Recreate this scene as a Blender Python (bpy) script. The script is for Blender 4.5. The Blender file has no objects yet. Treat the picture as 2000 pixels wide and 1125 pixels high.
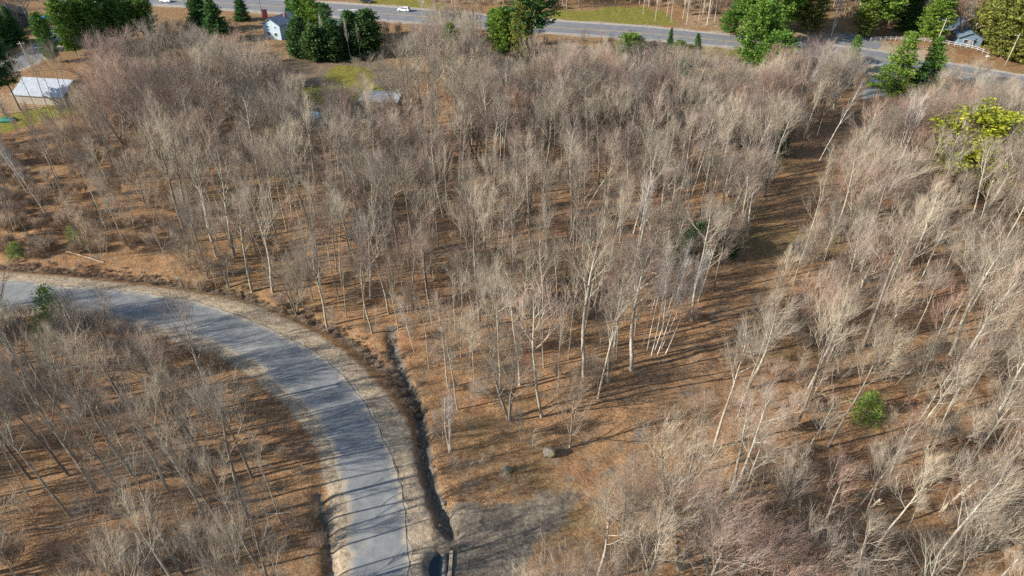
import bpy, bmesh, math, random
import numpy as np
from mathutils import Vector, Matrix, Euler

# ------------------------------------------------------------------ camera, sky, sun, exposure
sc = bpy.context.scene
C = sc.collection
CAM_H, PITCH, FPX = 70.0, math.radians(36), 1351.0
cam_d = bpy.data.cameras.new('camera'); cam = bpy.data.objects.new('camera', cam_d); C.objects.link(cam)
cam.location = (0, 0, CAM_H); cam.rotation_euler = (math.radians(90) - PITCH, 0, 0)
cam_d.sensor_width = 36; cam_d.lens = 36 * FPX / 2000; cam_d.clip_start = 0.5; cam_d.clip_end = 6000
sc.camera = cam
SUN_EL, SHADOW_AZ = math.radians(26), math.radians(17)      # shadows run right and a little away
sun_dir = Vector((-math.cos(SHADOW_AZ) * math.cos(SUN_EL), -math.sin(SHADOW_AZ) * math.cos(SUN_EL), math.sin(SUN_EL)))
w = bpy.data.worlds.new('World'); sc.world = w; w.use_nodes = True
nt = w.node_tree; bg = nt.nodes['Background']; sky = nt.nodes.new('ShaderNodeTexSky')
sky.sky_type = 'NISHITA'; sky.sun_disc = False; sky.sun_elevation = SUN_EL
sky.sun_rotation = math.atan2(sun_dir.x, sun_dir.y); sky.altitude = 300
nt.links.new(sky.outputs[0], bg.inputs[0]); bg.inputs[1].default_value = 0.105
sd = bpy.data.lights.new('sun', 'SUN'); sd.energy = 4.6; sd.angle = math.radians(0.5); sd.color = (1.0, 0.925, 0.82)
sun = bpy.data.objects.new('sun', sd); C.objects.link(sun); sun.rotation_euler = sun_dir.to_track_quat('Z', 'Y').to_euler()
sun.location = (-60, -20, 120)
sc.view_settings.view_transform = 'Standard'; sc.view_settings.look = 'None'
sc.view_settings.exposure = 0.86; sc.view_settings.gamma = 1
sc.cycles.max_bounces = 4; sc.cycles.diffuse_bounces = 2; sc.cycles.glossy_bounces = 2
sc.cycles.transmission_bounces = 2; sc.cycles.transparent_max_bounces = 4
sc.cycles.use_denoising = False
sc.cycles.caustics_reflective = False; sc.cycles.caustics_refractive = False

# ------------------------------------------------------------------ picking ground points
def G(px, py, z=0.0):
    u = (px - 1000) / FPX; v = (562.5 - py) / FPX
    dy = math.cos(PITCH) + v * math.sin(PITCH); dz = -math.sin(PITCH) + v * math.cos(PITCH)
    k = (z - CAM_H) / dz
    return (u * k, dy * k)
def P(x, y, z=0.0):
    dz = z - CAM_H
    dep = y * math.cos(PITCH) - dz * math.sin(PITCH); up = y * math.sin(PITCH) + dz * math.cos(PITCH)
    return (1000 + FPX * x / dep, 562.5 - FPX * up / dep)
def GP(pts): return np.array([G(*p) for p in pts])
def resample(pts, step=1.0, smooth=True):
    p = np.array(pts, float)
    if smooth:
        out = []
        for i in range(len(p) - 1):
            a, b, c, d = p[max(i-1, 0)], p[i], p[i+1], p[min(i+2, len(p)-1)]
            n = max(2, int(np.linalg.norm(c - b) / step))
            for t in np.arange(n) / n:
                out.append(0.5 * ((2*b) + (c-a)*t + (2*a-5*b+4*c-d)*t*t + (3*b-a-3*c+d)*t**3))
        out.append(p[-1]); return np.array(out)
    return p
def fixed(pts, n):
    p = resample(pts, 0.5); s = np.r_[0, np.cumsum(np.linalg.norm(np.diff(p, axis=0), axis=1))]
    t = np.linspace(0, s[-1], n)
    return np.stack([np.interp(t, s, p[:, i]) for i in range(p.shape[1])], 1)
def dist_poly(X, Y, pl):
    best = np.full(X.shape, 1e9)
    for a, b in zip(pl[:-1], pl[1:]):
        d = b - a; L = d @ d + 1e-9
        t = np.clip(((X - a[0]) * d[0] + (Y - a[1]) * d[1]) / L, 0, 1)
        best = np.minimum(best, np.hypot(X - a[0] - t * d[0], Y - a[1] - t * d[1]))
    return best
def inside(X, Y, poly):
    X = np.asarray(X, float); Y = np.asarray(Y, float); r = np.zeros(X.shape, bool); n = len(poly)
    for i in range(n):
        x1, y1 = poly[i]; x2, y2 = poly[(i+1) % n]
        c = ((y1 > Y) != (y2 > Y))
        with np.errstate(divide='ignore', invalid='ignore'):
            r ^= c & (X < (x2 - x1) * (Y - y1) / (y2 - y1 + 1e-12) + x1)
    return r
def sdf(X, Y, poly):
    d = dist_poly(X, Y, np.vstack([poly, poly[:1]])); return np.where(inside(X, Y, poly), -d, d)
_rs = np.random.RandomState(7)
_T = _rs.rand(64, 64)
def vnoise(X, Y, s):
    x = np.asarray(X) / s; y = np.asarray(Y) / s
    i = np.floor(x).astype(int); j = np.floor(y).astype(int); fx = x - i; fy = y - j
    fx = fx*fx*(3-2*fx); fy = fy*fy*(3-2*fy); t = lambda a, b: _T[a % 64, b % 64]
    return (t(i, j)*(1-fx)+t(i+1, j)*fx)*(1-fy) + (t(i, j+1)*(1-fx)+t(i+1, j+1)*fx)*fy
def fbm(X, Y, s): return (vnoise(X, Y, s) + .5*vnoise(X+31, Y+7, s/2.1) + .25*vnoise(X+3, Y+57, s/4.3)) / 1.75

# ------------------------------------------------------------------ layout lines (as ground points)
road_out = GP([(-420,562),(-150,545),(0,546),(110,556),(250,568),(380,588),(500,628),(621,689),(687,749),(733,819),(771,899),(789,964),(799,1048),(803,1125),(803,1400)])
road_in  = GP([(-420,640),(-150,612),(0,606),(110,604),(210,614),(310,640),(410,668),(500,712),(547,754),(593,791),(626,833),(649,889),(663,945),(675,1001),(677,1125),(672,1400)])
shoulder_out = GP([(-420,545),(-150,528),(0,532),(130,541),(260,556),(400,574),(520,606),(640,668),(716,735),(768,796),(800,860),(815,930),(832,1000),(838,1060),(845,1125),(850,1400)])
shoulder_in = GP([(-420,655),(0,618),(110,614),(210,626),(310,655),(410,690),(490,730),(570,800),(612,850),(632,900),(642,960),(648,1010),(650,1125),(640,1400)])
road_mid = (fixed(road_out, 60) + fixed(road_in, 60)) / 2
ditch = resample(GP([(764,640),(768,680),(790,738),(812,780),(821,820),(829,880),(838,930),(852,975),(872,1015),(884,1045)]), 1.5)
ditch2 = resample(GP([(-100,505),(0,518),(130,528),(300,547),(450,572),(560,606),(660,650),(740,710),(790,762),(815,800)]), 2)
ditch3 = resample(GP([(60,470),(150,455),(240,440),(330,424)]), 2)
ditch4 = resample(GP([(650,1125),(640,1040),(628,1000),(625,960)]), 1.5)
pond_c = G(853, 1100)
drive = GP([(838,1030),(870,992),(905,975),(950,985),(1000,968),(1060,975),(1110,985),(1090,1030),(1050,1060),(1020,1110),(960,1180),(880,1200),(845,1150)])
drive2 = GP([(1040,960),(1120,945),(1180,905),(1230,850),(1262,840),(1240,900),(1180,955),(1110,1000),(1050,1010)])
track = resample(GP([(900,1040),(1010,1000),(1120,930),(1230,860),(1330,780),(1430,670),(1500,560),(1520,480),(1570,380),(1620,300),(1670,220),(1700,185)]), 2)
strip = GP([(900,960),(1000,840),(1180,775),(1290,700),(1390,610),(1440,500),(1520,390),(1585,300),(1645,225),(1690,170),(1730,180),(1722,240),(1665,320),(1620,400),(1570,470),(1530,540),(1500,620),(1490,680),(1440,760),(1390,830),(1310,900),(1230,985),(1150,1110),(1060,1300),(1000,1400),(900,1400),(880,1100)])
hw_far  = GP([(-700,-72),(0,-32),(200,-20),(430,-9),(658,4),(823,16),(1065,37),(1247,49),(1400,64),(1560,80),(1700,95),(1835,118),(2000,146),(2400,215)])
hw_near = GP([(-700,-40),(0,-4),(250,8),(430,20),(660,36),(800,46),(900,53),(1065,66),(1200,75),(1327,85),(1440,96),(1565,110),(1717,131),(1850,152),(2000,176),(2400,245)])
street_l = GP([(150,-8),(128,14),(104,50),(58,92),(-10,122),(-200,170)])
street_r = GP([(215,2),(170,22),(142,55),(108,100),(30,142),(-170,200)])
yard = GP([(560,100),(740,105),(820,140),(830,215),(760,260),(540,265),(500,180)])
lawns = [GP(p) for p in ([(1068,36),(1080,24),(1150,20),(1240,12),(1300,24),(1325,50),(1247,48),(1130,40)], [(650,128),(722,134),(735,156),(680,166),(630,156)], [(0,225),(60,215),(160,195),(175,215),(90,235),(0,262),(-60,270)], [(1330,66),(1345,88),(1420,97),(1460,110),(1330,112)], [(655,2),(760,-5),(880,10),(850,16),(740,8)], [(540,175),(720,160),(760,178),(640,205)])]
verge = [GP(p) for p in ([(1320,50),(1345,20),(1500,30),(1700,70),(1850,90),(1880,118),(1835,115),(1700,92),(1500,73)], [(130,40),(120,-10),(230,-20),(430,-12),(250,4)], [(-80,190),(40,175),(170,165),(175,200),(60,220),(-80,240)])]
paved = [GP(p) for p in ([(1565,78),(1590,68),(1690,66),(1720,80),(1700,98),(1570,84)], [(1700,150),(1725,128),(1760,138),(1765,165),(1720,190),(1680,200)])]
dirtlane = GP([(1560,110),(1610,104),(1680,112),(1717,131),(1700,127),(1640,120)])

hwm = (fixed(hw_far, 50) + fixed(hw_near, 50)) / 2; stm = (fixed(street_l, 20) + fixed(street_r, 20)) / 2
def height(X, Y):
    X = np.asarray(X, float); Y = np.asarray(Y, float)
    base = (fbm(X, Y, 9.0) - .5) * .9 + (fbm(X+90, Y, 2.2) - .5) * .36
    dr = dist_poly(X, Y, road_mid)
    m = np.clip((dr - 6.5) / 5, 0, 1)
    m = m * np.clip((dist_poly(X, Y, hwm) - 15) / 8, 0, 1)
    m = m * np.clip((dist_poly(X, Y, stm) - 10) / 6, 0, 1)
    h = base * m
    s = np.clip((G(0, 960)[1] + 8 - Y) / 40 + 1.0, .35, 1)
    d = dist_poly(X, Y, ditch) + (vnoise(X, Y, 1.3) - .5) * .7
    h -= 1.35 * s * np.exp(-(d / .8) ** 2)
    d = dist_poly(X, Y, ditch2); h -= .75 * np.exp(-(d / 1.5) ** 2)
    d = dist_poly(X, Y, ditch3) + (vnoise(X, Y, 2) - .5); h -= .9 * np.exp(-(d / 1.0) ** 2)
    h += .55 * np.exp(-(dist_poly(X, Y - 2.4, ditch3) / 1.6) ** 2)
    d = dist_poly(X, Y, ditch4); h -= .8 * np.exp(-(d / .9) ** 2)
    d = np.hypot((X - pond_c[0]) / 1.15, (Y - pond_c[1]) / 2.0); h -= 1.6 * np.exp(-d ** 4)
    mx, my = G(1848, 104); h += 2.2 * np.exp(-((X - mx) / 9) ** 2 - ((Y - my) / 4) ** 2)
    return h

# ------------------------------------------------------------------ material helpers
def mat(name, rough=0.9):
    m = bpy.data.materials.new(name); m.use_nodes = True
    b = m.node_tree.nodes['Principled BSDF']; b.inputs['Roughness'].default_value = rough
    b.inputs['Specular IOR Level'].default_value = 0.25
    return m, m.node_tree, b
def N(t, typ, **k):
    n = t.nodes.new(typ)
    for a, v in k.items():
        if a in n.inputs.keys(): n.inputs[a].default_value = v
        else: setattr(n, a, v)
    return n
def ramp(t, src, stops, mode='LINEAR'):
    r = t.nodes.new('ShaderNodeValToRGB'); r.color_ramp.interpolation = mode
    e = r.color_ramp.elements
    while len(e) < len(stops): e.new(0.5)
    for i, (p, c) in enumerate(stops):
        e[i].position = p; e[i].color = (*c, 1) if len(c) == 3 else c
    t.links.new(src, r.inputs[0]); return r.outputs[0]
def mix(t, fac, a, b, mode='MIX'):
    n = t.nodes.new('ShaderNodeMix'); n.data_type = 'RGBA'; n.blend_type = mode
    for v, i in ((fac, 0), (a, 6), (b, 7)):
        if hasattr(v, 'default_value') or hasattr(v, 'links'): t.links.new(v, n.inputs[i])
        elif isinstance(v, (int, float)): n.inputs[i].default_value = v
        else: n.inputs[i].default_value = (*v, 1)
    return n.outputs[2]
def noise(t, vec, scale, detail=4, rough=.55, dist=0):
    n = t.nodes.new('ShaderNodeTexNoise'); n.inputs['Scale'].default_value = scale
    n.inputs['Detail'].default_value = detail; n.inputs['Roughness'].default_value = rough; n.inputs['Distortion'].default_value = dist
    if vec is not None: t.links.new(vec, n.inputs['Vector'])
    return n.outputs[0]
def bump(t, b, h, s=.5, d=.1):
    n = t.nodes.new('ShaderNodeBump'); n.inputs['Strength'].default_value = s; n.inputs['Distance'].default_value = d
    t.links.new(h, n.inputs['Height']); t.links.new(n.outputs[0], b.inputs['Normal'])
def G01(v, a, b, t):
    n = t.nodes.new('ShaderNodeMapRange'); n.inputs[1].default_value = a; n.inputs[2].default_value = b
    n.interpolation_type = 'SMOOTHSTEP'; t.links.new(v, n.inputs[0]); return n.outputs[0]
def plain(name, col, rough=.8, var=.25, scale=2.0, metal=0):
    m, t, b = mat(name, rough); tc = t.nodes.new('ShaderNodeTexCoord')
    n = noise(t, tc.outputs['Object'], scale, 5)
    c = ramp(t, n, [(.3, tuple(x*(1-var) for x in col)), (.7, tuple(min(1, x*(1+var)) for x in col))])
    t.links.new(c, b.inputs['Base Color']); b.inputs['Metallic'].default_value = metal
    return m

# ground: leaf litter, sand shoulder, grass, damp soil by vertex colour
def ground_mat():
    m, t, b = mat('leaf_litter', 1.0); b.inputs['Specular IOR Level'].default_value = .05
    g = t.nodes.new('ShaderNodeNewGeometry'); pos = g.outputs['Position']
    v = t.nodes.new('ShaderNodeTexVoronoi'); v.inputs['Scale'].default_value = 7.0; t.links.new(pos, v.inputs['Vector']); v.inputs['Randomness'].default_value = 1
    sep = t.nodes.new('ShaderNodeSeparateColor'); t.links.new(v.outputs['Color'], sep.inputs[0])
    leaf = ramp(t, sep.outputs[0], [(0, (.085, .055, .032)), (.25, (.195, .115, .06)), (.5, (.325, .20, .105)), (.75, (.42, .29, .165)), (1, (.58, .45, .29))])
    leaf = mix(t, noise(t, pos, 1.4, 8, .8), leaf, (.285, .15, .072))
    leaf = mix(t, .45, leaf, ramp(t, noise(t, pos, 3.3, 8, .85), [(.38, (.085, .05, .03)), (.5, (.31, .172, .084)), (.62, (.55, .375, .21))]))
    n1 = noise(t, pos, .10, 5, .6, .4); n2 = noise(t, pos, .45, 6, .65, .6); n3 = noise(t, pos, 2.2, 5, .7)
    dull = ramp(t, n3, [(.3, (.13, .092, .06)), (.5, (.24, .175, .115)), (.7, (.38, .30, .21))])
    c = mix(t, G01(n2, .50, .66, t), leaf, dull)
    red = mix(t, .6, leaf, (.24, .11, .065)); c = mix(t, G01(n1, .55, .7, t), c, red)
    va = t.nodes.new('ShaderNodeVertexColor'); va.layer_name = 'zone'; vs = t.nodes.new('ShaderNodeSeparateColor'); t.links.new(va.outputs[0], vs.inputs[0])
    moss = ramp(t, n3, [(.35, (.08, .075, .03)), (.65, (.26, .22, .085))])
    def masked(chan, lo=.35, hi=.65, amt=.5):
        a = t.nodes.new('ShaderNodeMath'); a.operation = 'MULTIPLY_ADD'; t.links.new(n2, a.inputs[0]); a.inputs[1].default_value = amt; a.inputs[2].default_value = -amt/2
        a2 = t.nodes.new('ShaderNodeMath'); a2.operation = 'ADD'; t.links.new(a.outputs[0], a2.inputs[0]); t.links.new(chan, a2.inputs[1])
        return G01(a2.outputs[0], lo, hi, t)
    sand = ramp(t, n3, [(.3, (.25, .195, .13)), (.5, (.40, .325, .23)), (.72, (.54, .45, .33))])
    grass = ramp(t, n3, [(.3, (.10, .10, .025)), (.5, (.21, .20, .045)), (.7, (.36, .31, .09))])
    soil = ramp(t, n3, [(.3, (.095, .08, .062)), (.5, (.175, .15, .118)), (.7, (.27, .235, .185))])
    n4 = noise(t, pos, .028, 3, .6)
    c = mix(t, G01(n4, .52, .68, t), c, mix(t, .55, c, moss))
    c = mix(t, masked(vs.outputs[2]), c, soil)
    c = mix(t, masked(vs.outputs[1]), c, grass)
    c = mix(t, masked(vs.outputs[0], .3, .62, .8), c, sand)
    fine = noise(t, pos, 7, 3, .7)
    mid = noise(t, pos, .9, 6, .75, .8)
    c = mix(t, 1.0, c, ramp(t, mid, [(.32, (.55, .52, .5)), (.5, (1, 1, 1)), (.68, (1.3, 1.28, 1.22))]), 'MULTIPLY')
    c = mix(t, 1.0, c, ramp(t, fine, [(.25, (.6, .6, .6)), (.75, (1.3, 1.3, 1.3))]), 'MULTIPLY')
    t.links.new(c, b.inputs['Base Color'])
    ad = t.nodes.new('ShaderNodeMath'); ad.operation = 'ADD'; t.links.new(sep.outputs[1], ad.inputs[0]); t.links.new(n3, ad.inputs[1])
    bump(t, b, ad.outputs[0], .8, .12)
    return m
def asphalt_mat(name, dark, light, sandc):
    m, t, b = mat(name, .88); g = t.nodes.new('ShaderNodeNewGeometry'); pos = g.outputs['Position']
    n1 = noise(t, pos, .5, 6, .65, .5); n2 = noise(t, pos, 9, 3, .7); n3 = noise(t, pos, .13, 4, .6)
    c = ramp(t, n1, [(.3, dark), (.7, light)])
    c = mix(t, G01(n3, .55, .75, t), c, sandc)
    v = t.nodes.new('ShaderNodeTexVoronoi'); v.feature = 'DISTANCE_TO_EDGE'; v.inputs['Scale'].default_value = .22
    nn = t.nodes.new('ShaderNodeTexNoise'); nn.inputs['Scale'].default_value = .8; t.links.new(pos, nn.inputs['Vector'])
    va = t.nodes.new('ShaderNodeVectorMath'); va.operation = 'MULTIPLY_ADD'; t.links.new(nn.outputs[1], va.inputs[0]); va.inputs[1].default_value = (1.5, 1.5, 1.5); t.links.new(pos, va.inputs[2])
    t.links.new(va.outputs[0], v.inputs['Vector'])
    ck = t.nodes.new('ShaderNodeMath'); ck.operation = 'MULTIPLY'; t.links.new(G01(v.outputs[0], .006, .0, t), ck.inputs[0]); ck.inputs[1].default_value = .1
    c = mix(t, ck.outputs[0], c, (.10, .10, .10))
    at_ = t.nodes.new('ShaderNodeAttribute'); at_.attribute_name = 'dust'
    ds = t.nodes.new('ShaderNodeMath'); ds.operation = 'MULTIPLY_ADD'; t.links.new(noise(t, pos, .9, 7, .75), ds.inputs[0]); ds.inputs[1].default_value = 1.1; t.links.new(at_.outputs['Fac'], ds.inputs[2])
    c = mix(t, G01(ds.outputs[0], 1.1, 1.5, t), c, (.42, .36, .275))
    tr_ = noise(t, pos, .35, 3, .5); c = mix(t, G01(tr_, .56, .6, t), c, mix(t, .35, c, (.17, .175, .175)))
    c = mix(t, 1.0, c, ramp(t, n2, [(.25, (.8, .8, .8)), (.75, (1.15, 1.15, 1.15))]), 'MULTIPLY')
    t.links.new(c, b.inputs['Base Color']); bump(t, b, n2, .4, .02); return m

def bark_mat(name, palette, lichen, lf=.5, spec=.2):
    m, t, b = mat(name, .9); tc = t.nodes.new('ShaderNodeTexCoord'); oi = t.nodes.new('ShaderNodeObjectInfo')
    base = ramp(t, oi.outputs['Random'], palette)
    mp = t.nodes.new('ShaderNodeMapping'); mp.inputs['Scale'].default_value = (5, 5, .9); t.links.new(tc.outputs['Object'], mp.inputs[0])
    n = noise(t, mp.outputs[0], 1.2, 5, .65); n2 = noise(t, tc.outputs['Object'], 1.1, 3, .6)
    c = mix(t, 1.0, base, ramp(t, n, [(.3, (.55, .53, .5)), (.7, (1.35, 1.35, 1.35))]), 'MULTIPLY')
    f = t.nodes.new('ShaderNodeMath'); f.operation = 'MULTIPLY'; t.links.new(G01(n2, .48, .62, t), f.inputs[0]); f.inputs[1].default_value = lf
    c = mix(t, f.outputs[0], c, lichen)
    t.links.new(c, b.inputs['Base Color']); b.inputs['Specular IOR Level'].default_value = spec
    bump(t, b, n, .6, .03); return m
def birch_mat():
    m, t, b = mat('birch_bark', .7); tc = t.nodes.new('ShaderNodeTexCoord')
    mp = t.nodes.new('ShaderNodeMapping'); mp.inputs['Scale'].default_value = (1.5, 1.5, 7); t.links.new(tc.outputs['Object'], mp.inputs[0])
    n = noise(t, mp.outputs[0], 1.0, 3, .6)
    c = ramp(t, n, [(.33, (.07, .06, .05)), (.42, (.60, .56, .50)), (.7, (.80, .77, .71))])
    t.links.new(c, b.inputs['Base Color']); return m
def twig_mat(name, palette):
    m, t, b = mat(name, .85); oi = t.nodes.new('ShaderNodeObjectInfo'); tc = t.nodes.new('ShaderNodeTexCoord')
    c = ramp(t, oi.outputs['Random'], palette)
    n = noise(t, tc.outputs['Object'], .9, 3, .6)
    c = mix(t, 1.0, c, ramp(t, n, [(.3, (.72, .70, .68)), (.7, (1.3, 1.3, 1.3))]), 'MULTIPLY')
    t.links.new(c, b.inputs['Base Color']); return m
def needle_mat(name, palette):
    m, t, b = mat(name, .6); oi = t.nodes.new('ShaderNodeObjectInfo'); g = t.nodes.new('ShaderNodeNewGeometry'); tc = t.nodes.new('ShaderNodeTexCoord')
    c = ramp(t, oi.outputs['Random'], palette)
    n = noise(t, tc.outputs['Object'], .8, 4, .7)
    c = mix(t, 1.0, c, ramp(t, n, [(.3, (.45, .5, .5)), (.7, (1.5, 1.4, 1.2))]), 'MULTIPLY')
    c = mix(t, 1.0, c, ramp(t, g.outputs['Random Per Island'], [(0, (.6, .65, .7)), (1, (1.4, 1.35, 1.1))]), 'MULTIPLY')
    t.links.new(c, b.inputs['Base Color'])
    tr = t.nodes.new('ShaderNodeBsdfTranslucent'); t.links.new(c, tr.inputs[0])
    mx = t.nodes.new('ShaderNodeMixShader'); mx.inputs[0].default_value = .25
    o = t.nodes['Material Output']; t.links.new(b.outputs[0], mx.inputs[1]); t.links.new(tr.outputs[0], mx.inputs[2]); t.links.new(mx.outputs[0], o.inputs[0])
    return m

M = {}
M['ground'] = ground_mat()
M['asphalt'] = asphalt_mat('worn_asphalt', (.165, .175, .18), (.275, .285, .28), (.37, .34, .29))
M['highway'] = asphalt_mat('highway_asphalt', (.15, .155, .165), (.23, .235, .24), (.25, .25, .25))
M['bark'] = bark_mat('bark', [(0, (.29, .26, .205)), (.3, (.39, .355, .285)), (.6, (.26, .225, .18)), (.8, (.45, .42, .35)), (1, (.34, .31, .255))], (.48, .49, .39), .6)
M['bark_dark'] = bark_mat('dark_bark', [(0, (.16, .135, .115)), (1, (.25, .21, .175))], (.30, .31, .22), .4)
M['twig'] = twig_mat('twigs', [(0, (.38, .32, .235)), (.15, (.25, .215, .175)), (.3, (.42, .36, .265)), (.42, (.28, .235, .19)), (.55, (.36, .285, .215)), (.68, (.31, .285, .235)), (.78, (.34, .26, .215)), (.88, (.24, .215, .185)), (1, (.38, .33, .245))])
M['twig_red'] = twig_mat('reddish_twigs', [(0, (.34, .22, .165)), (1, (.29, .22, .185))])
M['brush'] = twig_mat('brush_stems', [(0, (.33, .25, .19)), (.5, (.44, .35, .245)), (1, (.30, .225, .18))])
M['birch'] = birch_mat()
M['birch_twig'] = twig_mat('birch_twigs', [(0, (.46, .42, .37)), (1, (.36, .32, .28))])
M['pine'] = needle_mat('pine_needles', [(0, (.12, .24, .035)), (.5, (.09, .20, .04)), (1, (.17, .28, .045))])
M['spruce'] = needle_mat('spruce_needles', [(0, (.045, .125, .04)), (1, (.07, .16, .045))])
M['cedar'] = needle_mat('cedar_sprays', [(0, (.27, .31, .03)), (1, (.31, .34, .035))])
M['dark_cedar'] = needle_mat('dark_sprays', [(0, (.06, .13, .045)), (1, (.08, .15, .05))])
M['rust_pine'] = needle_mat('browning_needles', [(0, (.17, .215, .05)), (1, (.24, .25, .07))])

# ------------------------------------------------------------------ object helpers
def newmesh(name, verts, faces, mats, midx=None, smooth=False):
    me = bpy.data.meshes.new(name)
    verts = np.asarray(verts, np.float32); me.vertices.add(len(verts)); me.vertices.foreach_set('co', verts.ravel())
    tot = np.concatenate([np.full(len(f), f.shape[1], np.int32) for f in faces]); idx = np.concatenate([f.ravel() for f in faces]).astype(np.int32)
    st = np.r_[0, np.cumsum(tot)[:-1]].astype(np.int32)
    me.loops.add(len(idx)); me.loops.foreach_set('vertex_index', idx)
    me.polygons.add(len(tot)); me.polygons.foreach_set('loop_start', st)
    if midx is not None: me.polygons.foreach_set('material_index', np.asarray(midx, np.int32))
    me.polygons.foreach_set('use_smooth', np.full(len(tot), smooth))
    for m in mats: me.materials.append(m)
    me.update(calc_edges=True); return me
def link(name, me, parent=None, loc=None):
    o = bpy.data.objects.new(name, me); C.objects.link(o)
    if parent: o.parent = parent
    if loc is not None: o.location = loc
    return o
def tag(o, label=None, cat=None, group=None, kind=None):
    if label: o['label'] = label
    if cat: o['category'] = cat
    if group: o['group'] = group
    if kind: o['kind'] = kind
    return o
def root(name, label, cat, loc, rz=0, group=None):
    o = bpy.data.objects.new(name, None); C.objects.link(o); o.location = loc; o.rotation_euler = (0, 0, rz); o.empty_display_size = .3
    return tag(o, label, cat, group)
class MB:
    def __init__(s): s.bm = bmesh.new()
    def box(s, c, d, rz=0, bev=0):
        r = bmesh.ops.create_cube(s.bm, size=1)['verts']
        bmesh.ops.scale(s.bm, vec=d, verts=r)
        if rz: bmesh.ops.rotate(s.bm, cent=(0, 0, 0), matrix=Matrix.Rotation(rz, 3, 'Z'), verts=r)
        bmesh.ops.translate(s.bm, vec=c, verts=r)
        if bev:
            es = list({e for v in r for e in v.link_edges}); bmesh.ops.bevel(s.bm, geom=es, offset=bev, segments=2, affect='EDGES')
        return s
    def tube(s, a, b, r0, r1=None, n=8):
        a, b = Vector(a), Vector(b); d = b - a; r1 = r0 if r1 is None else r1
        v = bmesh.ops.create_cone(s.bm, cap_ends=True, segments=n, radius1=r0, radius2=r1, depth=d.length)['verts']
        bmesh.ops.rotate(s.bm, cent=(0, 0, 0), matrix=d.to_track_quat('Z', 'Y').to_matrix(), verts=v)
        bmesh.ops.translate(s.bm, vec=(a + b) / 2, verts=v); return s
    def poly(s, pts, h):
        vs = [s.bm.verts.new(p) for p in pts]; f = s.bm.faces.new(vs)
        e = bmesh.ops.extrude_face_region(s.bm, geom=[f]); bmesh.ops.translate(s.bm, vec=h, verts=[x for x in e['geom'] if isinstance(x, bmesh.types.BMVert)])
        return s
    def build(s, name, m, parent=None, smooth=False):
        bmesh.ops.recalc_face_normals(s.bm, faces=s.bm.faces)
        me = bpy.data.meshes.new(name); s.bm.to_mesh(me); s.bm.free(); me.materials.append(m)
        if smooth:
            for p in me.polygons: p.use_smooth = True
        return link(name, me, parent)

# ------------------------------------------------------------------ ground, roads
def axis(lo, hi, flo, fhi, fine, grow=1.12):
    a = list(np.arange(flo, fhi, fine)); s = fine; x = a[-1]
    while x < hi: s *= grow; x += s; a.append(x)
    s = fine; x = flo; pre = []
    while x > lo: s *= grow; x -= s; pre.append(x)
    return np.array(pre[::-1] + a)
xs = axis(-2500, 2500, -105, 90, .55); ys = axis(-600, 3500, 22, 130, .5, 1.03)
X, Y = np.meshgrid(xs, ys); Z = height(X, Y)
def hz(x, y):
    i = min(max(int(np.searchsorted(xs, x)) - 1, 0), len(xs) - 2); j = min(max(int(np.searchsorted(ys, y)) - 1, 0), len(ys) - 2)
    u = (x - xs[i]) / (xs[i+1] - xs[i]); v = (y - ys[j]) / (ys[j+1] - ys[j])
    return float((Z[j, i]*(1-u) + Z[j, i+1]*u)*(1-v) + (Z[j+1, i]*(1-u) + Z[j+1, i+1]*u)*v)
nx, ny = len(xs), len(ys)
ii = np.arange(nx * ny).reshape(ny, nx)
gf = np.stack([ii[:-1, :-1], ii[:-1, 1:], ii[1:, 1:], ii[1:, :-1]], -1).reshape(-1, 4)
gm = newmesh('ground', np.stack([X, Y, Z], -1).reshape(-1, 3), [gf], [M['ground']], smooth=True)
shp = np.vstack([fixed(shoulder_out, 80), fixed(shoulder_in, 80)[::-1]])
sm = lambda d, wd: np.clip(.5 - d / wd, 0, 1)
R = sm(sdf(X, Y, shp) - .3, 2.2)
R = np.maximum(R, .9 * sm(sdf(X, Y, GP([(1560,70),(1700,66),(1730,90),(1860,140),(1700,150),(1560,112)])), 3))
hwp = np.vstack([fixed(hw_far, 60), fixed(hw_near, 60)[::-1]]); R = np.maximum(R, .75 * sm(sdf(X, Y, hwp) - 1.2, 3))
stp = np.vstack([fixed(street_l, 30), fixed(street_r, 30)[::-1]]); R = np.maximum(R, .75 * sm(sdf(X, Y, stp) - 1, 3))
Gz = np.zeros_like(X)
for l in lawns: Gz = np.maximum(Gz, sm(sdf(X, Y, l), 3))
for l in verge: R = np.maximum(R, .42 * sm(sdf(X, Y, l), 4)); Gz = np.maximum(Gz, .42 * sm(sdf(X, Y, l), 4))
wob = (fbm(X, Y, 3.5) - .5) * 5
B = .88 * sm(sdf(X, Y, drive) + wob * .7, 4.0); B = np.maximum(B, .6 * sm(sdf(X, Y, drive2) + wob, 3.0))
B = np.maximum(B, .9 * sm(dist_poly(X, Y, ditch) - .9, 1.0)); B = np.maximum(B, .55 * sm(dist_poly(X, Y, ditch2) - 1.2, 1.5))
B = np.maximum(B, .44 * sm(dist_poly(X, Y, track) - 2.2, 3.5)); B = np.maximum(B, .8 * sm(dist_poly(X, Y, ditch3) - .3, .8)); B = np.maximum(B, .8*sm(dist_poly(X, Y, ditch4) - .5, 1))
B = np.maximum(B, .55 * sm(sdf(X, Y, yard), 8)); Gz = np.maximum(Gz, .38 * np.clip((Y - 165) / 40, 0, 1))
R = R * (1 - .9 * sm(dist_poly(X, Y, ditch) - 1.0, 1.0))
ca = gm.color_attributes.new('zone', 'FLOAT_COLOR', 'POINT')
ca.data.foreach_set('color', np.stack([R, Gz, B, np.ones_like(R)], -1).astype(np.float32).ravel())
tag(link('ground', gm), kind='structure')

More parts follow.
